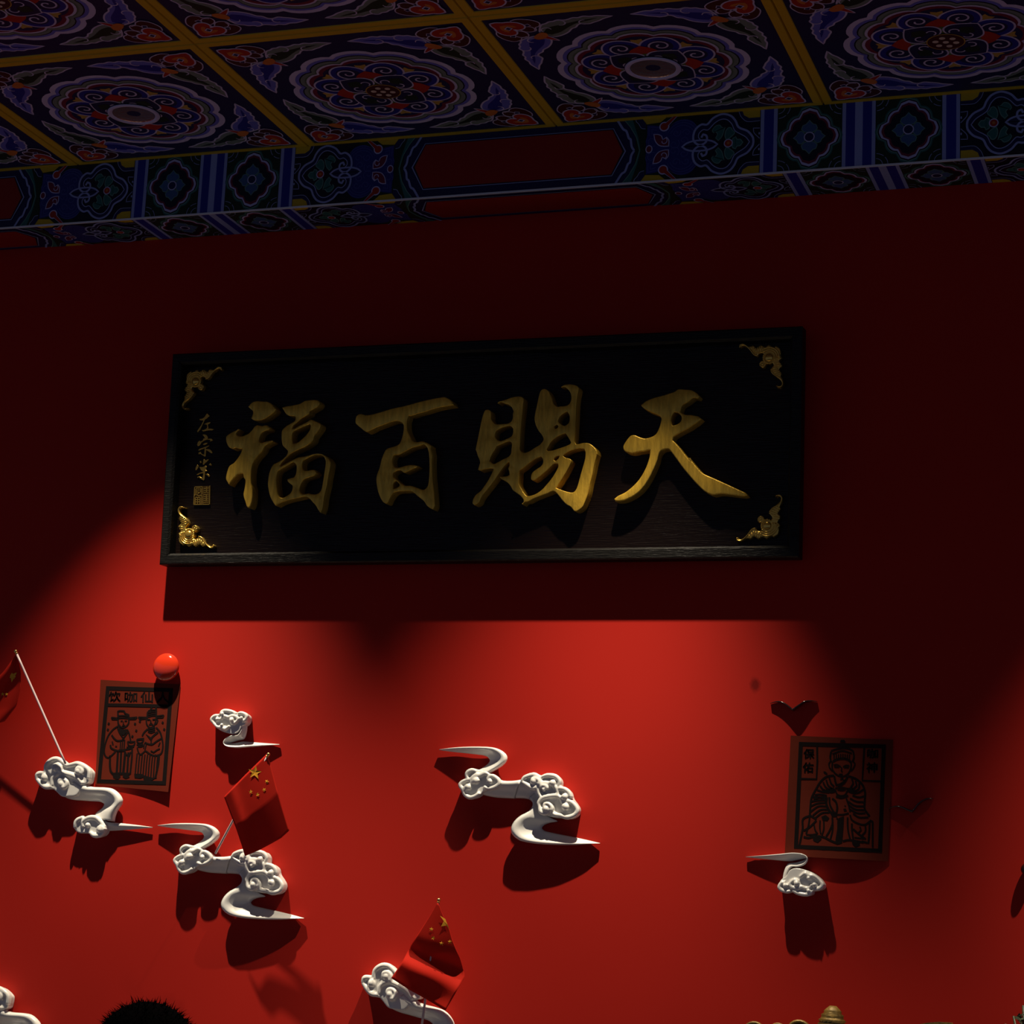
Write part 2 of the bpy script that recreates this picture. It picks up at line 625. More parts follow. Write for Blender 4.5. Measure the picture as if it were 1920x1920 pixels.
def corner_mesh():
    """cloud and leaf ornament of one panel corner, corner of the panel at the origin"""
    mb = MB()
    p = paint

    def pol(pts, m, z, g=0.0, n=4, mir=False):
        q = [(y, x) for x, y in pts] if mir else pts
        q = crom(q, n)
        if g:
            q = grow(q, g)
        flat(mb, ccw(q)[::-1], p(m), z, down)

    leaf = [(0.118, 0.100), (0.124, 0.082), (0.132, 0.068), (0.142, 0.064), (0.150, 0.058), (0.160, 0.057), (0.170, 0.052),
            (0.182, 0.056), (0.192, 0.054), (0.203, 0.049), (0.213, 0.051), (0.225, 0.047), (0.238, 0.051), (0.252, 0.050),
            (0.282, 0.059), (0.262, 0.066), (0.250, 0.074), (0.238, 0.079), (0.226, 0.084), (0.212, 0.080), (0.203, 0.084),
            (0.196, 0.094), (0.186, 0.099), (0.176, 0.112), (0.163, 0.122), (0.146, 0.129), (0.130, 0.127), (0.116, 0.118)]
    for mir, (c1, c2) in ((False, ('grey_green', 'dark_green')), (True, ('mid_blue', 'blue'))):
        pol(leaf, 'lilac', 0, 0.0018, 4, mir)
        pol(leaf, c1, 1, -0.0022, 4, mir)
        core = [(0.125, 0.104), (0.140, 0.084), (0.165, 0.076), (0.190, 0.070), (0.215, 0.063), (0.250, 0.060), (0.228, 0.068), (0.205, 0.074), (0.186, 0.086), (0.160, 0.108), (0.138, 0.117)]
        pol(core, c2, 2, 0.0, 4, mir)
        for cv in (spiral(0.170, 0.066, 0.0135, 0.010, 250, 0.62, 12), spiral(0.219, 0.071, 0.011, 0.008, 80, 0.60, 12), spiral(0.136, 0.092, 0.0125, 0.009, 140, 0.60, 12)):
            q = [(y, x) for x, y in cv] if mir else cv
            stroke(mb, q, 0.0030, p('lilac'), 3, down, taper=True)
    # dark red cloud pairs behind the red head
    for mir in (False, True):
        back = [(0.078, 0.034), (0.092, 0.030), (0.106, 0.033), (0.122, 0.042), (0.131, 0.056), (0.126, 0.070), (0.117, 0.075), (0.114, 0.089),
                (0.100, 0.093), (0.088, 0.086), (0.080, 0.066)]
        pol(back, 'lilac', 4, 0.0016, 4, mir)
        pol(back, 'dark_red', 5, -0.0012, 4, mir)
        sq = [(0.0985, 0.058), (0.107, 0.055), (0.110, 0.063), (0.1015, 0.066)]
        q = [(y, x) for x, y in sq] if mir else sq
        flat(mb, ccw(grow(ccw(q), 0.0022))[::-1], p('lilac'), 6, down)
        flat(mb, ccw(q)[::-1], p('navy'), 7, down)
        q = [(y, x) for x, y in arc(0.101, 0.079, 0.013, -80, 40)] if mir else arc(0.101, 0.079, 0.013, -80, 40)
        stroke(mb, q, 0.0024, p('lilac'), 6, down)
    hp = [(0.034, 0.036), (0.047, 0.033), (0.060, 0.036), (0.074, 0.036), (0.090, 0.043), (0.099, 0.057), (0.095, 0.071), (0.083, 0.076), (0.074, 0.073)]
    head = hp + [(0.0725, 0.0725)] + [(y, x) for x, y in hp[::-1][:-1]]
    pol(head, 'lilac', 8, 0.0020)
    pol(head, 'red', 9, -0.0018)
    for mir in (False, True):
        q = [(0.048, 0.050), (0.062, 0.047), (0.078, 0.052), (0.084, 0.060), (0.076, 0.063), (0.066, 0.058), (0.056, 0.058)]
        pol(q, 'orange', 10, -0.001, 4, mir)
    sq = [(0.058, 0.064), (0.064, 0.058), (0.070, 0.064), (0.064, 0.070)]
    flat(mb, ccw(grow(ccw(sq), 0.0035))[::-1], p('lilac'), 11, down)
    flat(mb, ccw(sq)[::-1], p('navy'), 12, down)
    # orange knot and red tip
    pol([(0.126, 0.115), (0.140, 0.135), (0.146, 0.146), (0.134, 0.140), (0.118, 0.128)], 'lilac', 4, 0.0016)
    pol([(0.126, 0.115), (0.140, 0.135), (0.146, 0.146), (0.134, 0.140), (0.118, 0.128)], 'red', 5, -0.001)
    pol([(0.098, 0.122), (0.108, 0.108), (0.122, 0.099), (0.131, 0.104), (0.130, 0.118), (0.118, 0.130), (0.105, 0.131)], 'orange', 6)
    return mb.mesh('corner_ornament')


ME_PANEL, ME_CUT = panel_mesh(P), panel_mesh(YS - Y0)
ME_MED, ME_MEDH, ME_COR = medallion(False), medallion(True), corner_mesh()
NAVY_PLUG = None
for row in range(-2, 1):
    for k in range(-4, 5):
        pn = link('ceiling_panel', ME_CUT if row == 0 else ME_PANEL, ceiling, (k * P, Y0 + row * P, H))
        lamp = (row == 0 and k in (-3, -1, 1, 3))
        md = link('medallion', ME_MEDH if lamp else ME_MED, pn, (0.298, 0.309, 0))
        for q, (cx, cy) in enumerate(((0, 0), (P, 0), (P, P), (0, P))):
            co = link('corner_ornament', ME_COR, pn, (cx, cy, 0))
            co.rotation_euler = (0, 0, q * math.pi / 2)


# ------------------------------------------------------------------ recessed downlights
def downlight(k, label):
    t = thing('downlight', label, 'ceiling light', (k * P + 0.298, Y0 + 0.309, H), group='downlights in the painted ceiling')
    ri = MB()
    n = 40
    prof = [(0.0475, -0.0090), (0.050, -0.0115), (0.054, -0.0120), (0.0575, -0.0110), (0.0585, -0.0088)]
    for i in range(n):
        for j in range(len(prof) - 1):
            a0, a1 = 2 * math.pi * i / n, 2 * math.pi * (i + 1) / n
            (r0, z0), (r1, z1) = prof[j], prof[j + 1]
            ri.add([(r0 * math.cos(a0), r0 * math.sin(a0), z0), (r1 * math.cos(a0), r1 * math.sin(a0), z1),
                    (r1 * math.cos(a1), r1 * math.sin(a1), z1), (r0 * math.cos(a1), r0 * math.sin(a1), z0)], [(0, 1, 2, 3)], paint('lilac'))
    link('trim_ring', ri.mesh('trim_ring', True), t)
    bo = MB()
    prof = [(0.0475, -0.0092), (0.046, -0.0085), (0.040, -0.0078), (0.026, -0.0074), (0.012, -0.0072), (0.0, -0.0071)]
    for i in range(n):
        for j in range(len(prof) - 1):
            a0, a1 = 2 * math.pi * i / n, 2 * math.pi * (i + 1) / n
            (r0, z0), (r1, z1) = prof[j], prof[j + 1]
            vs = [(r0 * math.cos(a0), r0 * math.sin(a0), z0), (r1 * math.cos(a0), r1 * math.sin(a0), z1)]
            if r1 > 0:
                vs += [(r1 * math.cos(a1), r1 * math.sin(a1), z1)]
            vs += [(r0 * math.cos(a1), r0 * math.sin(a1), z0)]
            bo.add(vs, [tuple(range(len(vs)))], steel)
    link('reflector', bo.mesh('reflector', True), t)
    return t


downlight(-1, 'round recessed downlight with lilac ring in the ceiling medallion at upper left')
downlight(1, 'round recessed downlight with lilac ring in the ceiling medallion right of centre')

# ------------------------------------------------------------------ painted beam (soffit) along the wall
BH, BD = 0.14715, 0.15031
mb = MB()
mb.box((-3.2, YS, H - BH), (4.2, 0.0, H + 0.012), paint('navy'))
beam = struct('trim_1', mb.mesh('trim_1'))


def front_f(cx, sx):
    return lambda x, y, z: (cx + x * sx, YS - 0.0006 - 0.00035 * z, H - BH / 2 + y)


def under_f(cx, sx):
    k = BD / BH
    return lambda x, y, z: (cx + x * sx, YS + BD / 2 + y * k, H - BH - 0.0006 - 0.00035 * z)


HV = BH / 2


def clip_v(pts):
    return [(x, max(-HV + 0.0005, min(HV - 0.0005, y))) for x, y in pts]


def S(x, y):
    """pixel of the enlarged beam section -> motif coordinates (u from group centre, v from mid height)"""
    cy = 580 - 0.0735 * (x - 150)
    u = 0.2211 + (x - 0.067 * (cy - y) - 150) * 0.0001877
    v = (cy - y) * 0.000184
    return (u, v)


def motif_half(parent, f, sgn):
    p = paint

    def piece(name, build):
        mb = MB()
        build(mb)
        me = mb.mesh(name)
        link(name, me, parent)

    def fl(mb, pts, m, z):
        q = clip_v([(sgn * x, y) for x, y in pts])
        flat(mb, ccw(q), p(m), z, f)

    def st(mb, pts, w, m, z, **kw):
        stroke(mb, clip_v([(sgn * x, y) for x, y in pts]), w, p(m), z, f, **kw)

    def both(pts):
        return [pts, [(x, -y) for x, y in pts]]

    def rect(x0, x1, y0=-HV, y1=HV):
        return [(x0, y0), (x1, y0), (x1, y1), (x0, y1)]

    # half of the double stripe, stripe beside the lotus
    def b1(mb):
        fl(mb, rect(0, 0.008), 'stripe', 1); fl(mb, rect(0.008, 0.027), 'blue', 1); fl(mb, rect(0.027, 0.0345), 'stripe', 1)
    piece('stripe_band', b1)

    def b2(mb):
        fl(mb, rect(0.1711, 0.179), 'stripe', 1); fl(mb, rect(0.179, 0.1995), 'blue', 1); fl(mb, rect(0.1995, 0.207), 'stripe', 1)
    piece('stripe_band', b2)

    def quat(s, cx=0.1028):    # lobed lozenge outline
        a = [(0.0, 0.0685), (0.016, 0.0625), (0.0235, 0.0475), (0.034, 0.0445), (0.0425, 0.0345), (0.0455, 0.0215), (0.058, 0.015), (0.0630, 0.0)]
        q = a + [(x, -y) for x, y in a[-2::-1]] + [(-x, -y) for x, y in a[1:]] + [(-x, y) for x, y in a[-2:0:-1]]
        return [(cx + x * s, y * s) for x, y in crom(q, 4, corner=40)]

    def b3(mb):
        fl(mb, rect(0.0352, 0.1704), 'dark_green', 1)
        for dx, dy in ((1, 1), (1, -1), (-1, 1), (-1, -1)):
            c = (0.1028 + dx * 0.0672, dy * HV)
            a0 = {(1, 1): 180, (1, -1): 90, (-1, 1): 270, (-1, -1): 0}[(dx, dy)]
            st(mb, arc(c[0], c[1], 0.0145, a0 + 4, a0 + 86), 0.0012, 'stripe', 3)
            st(mb, arc(c[0], c[1], 0.0255, a0 + 4, a0 + 40), 0.0012, 'stripe', 3)
            st(mb, arc(c[0], c[1], 0.0255, a0 + 50, a0 + 86), 0.0012, 'stripe', 3)
        fl(mb, quat(1.10), 'teal', 2)
        fl(mb, quat(1.045), 'teal_light', 3)
        fl(mb, quat(1.01), 'black_blue', 4)
        fl(mb, quat(0.965), 'lilac', 5)
        fl(mb, quat(0.885), 'crimson', 6)
        fl(mb, quat(0.80), 'black_blue', 7)
        pet = [(0.0095, 0.0), (0.010, 0.009), (0.017, 0.0165), (0.0255, 0.0135), (0.028, 0.0075), (0.0365, 0.0)]
        for k in range(4):
            c, s = (1, 0, -1, 0)[k], (0, 1, 0, -1)[k]
            ss = 1.07 if k % 2 else 0.95
            q = crom(pet + [(x, -y) for x, y in pet[-2:0:-1]], 4)
            g = lambda L: [(0.1028 + (x * c - y * s) * ss, (x * s + y * c) * ss) for x, y in L]
            fl(mb, g(q), 'teal_light', 8)
            fl(mb, g(grow(q, -0.0016)), 'slate', 9)
        fl(mb, circ(0.1028, 0, 0.0115), 'lilac', 10)
        fl(mb, circ(0.1028, 0, 0.0092), 'navy', 11)
    piece('flower_lozenge', b3)

    # lotus medallion with curled stems
    outer = [S(*q) for q in [(150, 580), (165, 522), (230, 440), (335, 377), (380, 290), (440, 218), (540, 180), (640, 213), (705, 283), (770, 273), (830, 318), (852, 392), (840, 470), (780, 525), (722, 522), (690, 480), (700, 425), (740, 400), (757, 440)]]
    inner = [S(*q) for q in [(195, 577), (250, 505), (372, 415), (420, 322), (480, 258), (550, 245), (620, 280), (688, 352), (745, 342), (788, 380), (790, 430), (765, 462)]]
    outer[0] = (outer[0][0], 0); inner[0] = (inner[0][0], 0)

    def b4(mb):
        fl(mb, rect(0.2075, S(850, 520)[0] + 0.012), 'black_blue', 1)
        for sg in (1, -1):
            y = lambda L: [(a, b_ * sg) for a, b_ in L]
            fl(mb, y([(0.2085, HV), (0.2085, 0.052), (0.232, 0.0525), (0.244, 0.062), (0.247, HV)]), 'yellow', 2)
            fl(mb, y([(0.2085, 0.055), (0.2085, 0.0485), (0.238, 0.0485), (0.2475, 0.058), (0.2525, HV), (0.247, HV), (0.243, 0.062), (0.232, 0.055)]), 'navy', 2.5)
            st(mb, y(crom([(0.2085, 0.047), (0.236, 0.047), (0.2475, 0.057), (0.2515, 0.064), (0.2545, HV)], 3, False)), 0.0013, 'stripe', 3)
            st(mb, y(crom([(0.2085, 0.030), (0.2225, 0.031), (0.2205, 0.020), (0.2085, 0.0065)], 4, False)), 0.0016, 'stripe', 3)
            fl(mb, y(circ(0.2095, 0.018, 0.0018, 0.003, 8)), 'stripe', 3)
        o = crom(outer[:13], 4, False)
        fl(mb, o + [(x, -y) for x, y in o[::-1][:-1]], 'navy', 4)
        i = crom(inner[:10], 4, False)
        fl(mb, i + [(x, -y) for x, y in i[::-1][:-1]], 'black_blue', 5)
        for sg in (1, -1):
            st(mb, [(x, y * sg) for x, y in crom(outer, 5, False)], 0.0046, 'stripe', 7)
            st(mb, [(x, y * sg) for x, y in crom(inner, 5, False)], 0.0020, 'stripe', 6)
            le = [S(*q) for q in [(490, 350), (525, 345), (560, 308), (612, 318), (642, 368), (622, 405), (600, 392), (578, 425), (596, 470), (556, 512), (515, 462)]]
            q = [(x, y * sg) for x, y in crom(le, 4)]
            fl(mb, q, 'teal_light', 6); fl(mb, grow(q, -0.0018), 'teal', 7)
            le = [S(*q) for q in [(470, 512), (430, 500), (378, 455), (372, 425), (400, 400), (418, 368), (455, 358), (485, 395), (490, 460)]]
            q = [(x, y * sg) for x, y in crom(le, 4)]
            fl(mb, q, 'teal_light', 6); fl(mb, grow(q, -0.002), 'teal', 7)
        ctr = S(437, 559)
        le = [(ctr[0] - 0.032, 0), (ctr[0] - 0.026, 0.008), (ctr[0] - 0.019, 0.009), (ctr[0] - 0.016, 0.015), (ctr[0] - 0.008, 0.010)]
        q = crom(le + [(x, -y) for x, y in le[:0:-1]], 4)
        fl(mb, q, 'teal_light', 6); fl(mb, grow(q, -0.002), 'teal', 7)
        fl(mb, circ(ctr[0], 0, 0.0098), 'lilac', 9); fl(mb, circ(ctr[0], 0, 0.0076), 'red', 10); fl(mb, circ(ctr[0], 0, 0.003), 'orange', 11)
    piece('lotus_medallion', b4)

    def b6(mb):
        x0, x1 = S(552, 548)[0], S(985, 517)[0]
        lens = [(x0, 0), (x0 + 0.010, 0.0085), (x0 + 0.026, 0.0135), (x0 + 0.054, 0.0135), (x1 - 0.010, 0.0085), (x1, 0)]
        q = crom(lens + [(x, -y) for x, y in lens[-2:0:-1]], 4)
        fl(mb, q, 'stripe', 5.2); fl(mb, grow(q, -0.0040), 'navy', 5.6)
    piece('spindle', b6)

    xs0, xs1 = S(850, 520)[0] + 0.010, S(1415, 490)[0]

    def b5(mb):
        fl(mb, rect(xs0 - 0.02, xs1 + 0.02), 'dark_green', 0.5)
        body = [S(*q) for q in [(800, 520), (815, 330), (870, 220), (970, 172), (1060, 180), (1130, 240), (1200, 285), (1270, 212), (1410, 178), (1400, 330), (1422, 420), (1405, 492)]]
        body[0] = (body[0][0], 0); body[-1] = (body[-1][0], 0)
        q = crom(body, 4, False)
        fl(mb, q + [(x, -y) for x, y in q[::-1]], 'field_blue', 2)
        for sg in (1, -1):
            y = lambda L: [(a, b_ * sg) for a, b_ in L]
            c = S(985, 390)
            for r in (0.0385, 0.0330, 0.0270):
                st(mb, y(arc(c[0], c[1], r, 20, 175, 16)), 0.0008, 'thin_blue', 3)
            for (px, py, r0, d0, tn) in ((1055, 330, 0.010, 150, 1.1), (960, 440, 0.0095, 200, -1.0), (1070, 470, 0.0125, 130, 1.2), (935, 345, 0.009, 0, 1.0), (1330, 390, 0.013, 240, 0.9)):
                c2 = S(px, py)
                st(mb, y(spiral(c2[0], c2[1], r0, 0.002, d0, tn, 18)), 0.0008, 'thin_blue', 3)
            for g in ([(1265, 232), (1385, 205), (1375, 320)], [(1290, 262), (1350, 240), (1345, 300), (1300, 290)], [(1395, 345), (1408, 420), (1395, 480)]):
                st(mb, y(crom([S(*q2) for q2 in g], 4, False)), 0.0008, 'thin_blue', 3)
            # red heart leaf
            he = [S(*q2) for q2 in [(1125, 490), (1130, 410), (1165, 362), (1205, 385), (1225, 340), (1270, 312), (1325, 305), (1300, 395), (1250, 460), (1185, 485)]]
            q2 = y(crom(he, 4))
            fl(mb, q2, 'lilac', 5); fl(mb, grow(q2, -0.0020), 'crimson', 6)
            c3 = S(1195, 415)
            st(mb, y(spiral(c3[0], c3[1], 0.009, 0.003, 120, 0.7, 10)), 0.0018, 'lilac', 7)
            # yellow wedge and red pin
            fl(mb, y([S(1180, 95), S(1475, 75), S(1415, 168), S(1255, 168)]), 'yellow', 4)
            a, b_ = S(1110, 100), S(1203, 232)
            d = np.array(b_) - np.array(a); d = d / np.linalg.norm(d); nn = np.array([-d[1], d[0]])
            for w, m, z in ((0.0088, 'lilac', 8), (0.0066, 'red', 9)):
                a2, b2 = np.array(a) - d * 0.01, np.array(b_)
                fl(mb, y([a2 + nn * w * .62, b2 + nn * w * 0.7, b2 - nn * w * 0.7, a2 - nn * w * .62]), m, z)
            for r, m, z in ((0.0112, 'lilac', 8.2), (0.0085, 'red', 9.2)):
                fl(mb, y(circ(b_[0], b_[1], r, r, 16)), m, z)
        c4 = S(1357, 493)
        fl(mb, circ(c4[0], 0, 0.0078, 0.0095), 'lilac', 8); fl(mb, circ(c4[0], 0, 0.0056, 0.0072), 'crimson', 9)
    piece('scroll_field', b5)

    def b7(mb):
        g1 = [S(*q) for q in [(1690, 65), (1600, 180), (1590, 200), (1530, 300), (1512, 345), (1470, 490)]]
        g1[-1] = (g1[-1][0], 0)
        q = crom(g1, 4, False, corner=200)
        L = [(xs1 - 0.004, 0), (xs1 + 0.004, 0.030), (xs1 + 0.014, HV)]
        fl(mb, q[:-1] + [(x, -y) for x, y in q[::-1]] + [(x, -y) for x, y in L[::-1]] + L[1:], 'teal', 2.5)
        L2 = [(xs1 - 0.004, 0), (xs1 - 0.002, 0.030), (xs1 + 0.002, HV)]
        fl(mb, [(L2[0][0] + 0.012, 0.0), (L2[1][0] + 0.016, 0.03), (L2[2][0] + 0.026, HV), (L2[2][0], HV), (L2[1][0], 0.03), (L2[0][0], 0), (L2[1][0], -0.03), (L2[2][0], -HV), (L2[2][0] + 0.026, -HV), (L2[1][0] + 0.016, -0.03)], 'dark_green', 3)
        for sg in (1, -1):
            st(mb, [(x, y * sg) for x, y in q], 0.0018, 'teal_light', 3.5)
            st(mb, [(x, y * sg) for x, y in crom([S(1425, 222), S(1475, 205), S(1510, 150), S(1545, 110), S(1550, 75)], 4, False)], 0.0013, 'stripe', 4)
            fl(mb, [(x, y * sg) for x, y in [S(1425, 215), S(1475, 195), S(1505, 140), S(1540, 75), S(1470, 78), S(1420, 170)]], 'navy', 3.2)
        s1 = [S(*q2) for q2 in [(1768, 62), (1690, 185), (1650, 215), (1612, 310), (1588, 330), (1568, 420), (1533, 485)]]
        s1[-1] = (s1[-1][0], 0)
        for sg in (1, -1):
            st(mb, [(x, y * sg) for x, y in crom(s1, 4, False, corner=200)], 0.0050, 'stripe', 4)
    piece('chevron_band', b7)


# red cartouche between the two groups
def cartouche(parent, f, x0, x1):
    mb = MB()
    p = paint
    v = 0.0555
    bx = 0.030
    out = [(x0, 0), (x0 + bx, -v), (x1 - bx, -v), (x1, 0), (x1 - bx, v), (x0 + bx, v)]
    flat(mb, ccw(out), p('stripe'), 5, f)
    i = 0.0016
    inn = [(x0 + i * 2, 0), (x0 + bx + i * .6, -v + i), (x1 - bx - i * .6, -v + i), (x1 - i * 2, 0), (x1 - bx - i * .6, v - i), (x0 + bx + i * .6, v - i)]
    flat(mb, ccw(inn), p('black_blue'), 6, f)
    i = 0.004
    inn = [(x0 + i * 2, 0), (x0 + bx + i * .6, -v + i), (x1 - bx - i * .6, -v + i), (x1 - i * 2, 0), (x1 - bx - i * .6, v - i), (x0 + bx + i * .6, v - i)]
    flat(mb, ccw(inn), p('panel_red'), 7, f)
    link('red_cartouche', mb.mesh('red_cartouche'), parent)


C1, C2 = -0.2395, 1.2766
for (cx, sx, fn) in ((C1, 1.0, front_f), (C2, 1.028, front_f), (C1, 1.0, under_f), (C2 + 0.049, 1.028, under_f)):
    for sgn in (1, -1):
        motif_half(beam, fn(cx, sx), sgn)
for fn, x0, x1 in ((front_f, 0.2596, 0.7641), (under_f, 0.2596, 0.8140), (front_f, -1.243, -0.7385), (under_f, -1.243, -0.7385), (front_f, 1.7895, 2.294), (under_f, 1.838, 2.343)):
    cartouche(beam, fn(0, 1), x0, x1)
# pale bead along the lower front edge, yellow fillet at the ceiling
mb = MB()
mb.box((-3.2, YS - 0.0035, H - BH - 0.0035), (4.2, YS, H - BH + 0.0006), mat('pale_bead', (0.62, 0.62, 0.66), 0.35))
link('edge_bead', mb.mesh('edge_bead'), beam)

# ------------------------------------------------------------------ calligraphy plaque
PX0, PZ0, PW, PH, PT, PSL = -0.35361, H - 0.9606, 1.49807, 0.50054, 0.03933, -0.005486
PD = 0.053                     # front of the frame ahead of the wall, at its lower edge
ex = Vector((math.cos(PSL), 0, math.sin(PSL)))
ez = Vector((0, -math.sin(PT), math.cos(PT)))
ez = (ez - ex * ez.dot(ex)).normalized()
en = ez.cross(ex)              # points into the wall (+Y)
PMAT = Matrix((ex, en, ez)).transposed()
PO = Vector((PX0, -PD, PZ0))   # lower left front corner of the frame
plaque = thing('plaque', 'black wooden plaque with four big gold characters hanging on the red wall', 'plaque', PO)
plaque.rotation_euler = PMAT.to_euler()


def pl(px, py, d):
    """pixel -> plaque coordinates (u right, v up) on the plane d behind the frame front"""
    r = ray(px, py)
    o = PO + en * d
    t = (o - CAM).dot(en) / r.dot(en)
    q = CAM + r * t - PO
    return (q.dot(ex), q.dot(ez))


FD, BACK = 0.041, 0.036        # frame depth, board front behind the frame front
RW = 0.026


def rail(name, a, b, inner, wd):
    """mitred frame rail from corner a to corner b; the inside edge is bevelled"""
    mb = MB()
    (x0, z0), (x1, z1) = a, b
    d = Vector((x1 - x0, 0, z1 - z0)).normalized()
    n = Vector(inner)
    prof = [(0.0, FD), (0.0, 0.003), (0.003, 0.0), (wd - 0.005, 0.0), (wd, 0.006), (wd, FD)]
    vs = []
    for w, dep in prof:
        vs.append(Vector((x0, dep, z0)) + n * w + d * w)
    for w, dep in prof:
        vs.append(Vector((x1, dep, z1)) + n * w - d * w)
    k = len(prof)
    fs = [(i, i + 1, k + i + 1, k + i) for i in range(k - 1)] + [(k - 1, 0, k, 2 * k - 1)]
    fs += [tuple(range(k))[::-1], tuple(range(k, 2 * k))]
    mb.add(vs, fs, frame_w)
    return link(name, mb.mesh('frame_rail'), plaque)


rail('frame_rail', (0, 0), (PW, 0), (0, 0, 1), RW)
rail('frame_rail', (PW, PH), (0, PH), (0, 0, -1), RW)
rail('frame_rail', (0, PH), (0, 0), (1, 0, 0), RW - 0.004)
rail('frame_rail', (PW, 0), (PW, PH), (-1, 0, 0), RW)
mb = MB()
nb = 3
for i in range(nb):            # the board is glued up from three planks
    z0 = RW - 0.004 + (PH - 2 * RW + 0.008) * i / nb
    z1 = RW - 0.004 + (PH - 2 * RW + 0.008) * (i + 1) / nb
    mbb = MB()
    mbb.box((RW - 0.008, BACK + 0.0002 * i, z0 + 0.0002), (PW - RW + 0.004, FD - 0.0002, z1 - 0.0002), wood)
    link('plank', mbb.mesh('plank'), plaque)
for x in (0.12, PW - 0.2):     # battens that stand the plaque off the wall
    for z0, z1, dd in ((0.02, 0.10, 0.0095), (PH - 0.10, PH - 0.03, 0.0245)):
        mb = MB()
        mb.box((x, FD, z0), (x + 0.05, FD + dd, z1), frame_w)
        link('hanging_batten', mb.mesh('hanging_batten'), plaque)

CR = {'A': (420, 740, 16), 'B': (420, 850, 16), 'C': (515, 740, 16), 'D': (515, 850, 16), 'E': (660, 735, 9.6), 'F': (690, 830, 12),
      'G': (880, 735, 16), 'H': (880, 845, 16), 'I': (990, 715, 13.714), 'K': (960, 835, 11.294), 'L': (1145, 720, 10.667), 'M': (1140, 820, 7.111),
      'T1': (1370, 640, 17.4545), 'T2': (1370, 920, 17.4545), 'T3': (320, 940, 19.2), 'T4': (335, 680, 19.2),
      'N1': (350, 770, 21.333), 'N2': (350, 850, 18.283),
      'P1': (170, 1210, 10.667), 'P2': (170, 1330, 10.667), 'Q1': (1470, 1370, 8.727), 'Q2': (1470, 1490, 8.727),
      'ca': (815, 1390, 11.294), 'cb': (950, 1440, 10.667), 'cd': (60, 1410, 8.348), 'ce': (385, 1320, 12.8),
      'fl': (280, 1310, 4.572), 'fm': (640, 1660, 7.385), 'bi': (1380, 1260, 3.84), 'f0': (0, 1200, 8.727)}


def px(spec):
    """'A: x,y x,y | B: x,y ...' -> list of photo pixels"""
    out = []
    for part in spec.split('|'):
        k, body = part.split(':')
        ox, oy, s = CR[k.strip()]
        for q in body.split():
            x, y = q.split(',')
            out.append((ox + float(x) / s, oy + float(y) / s))
    return out


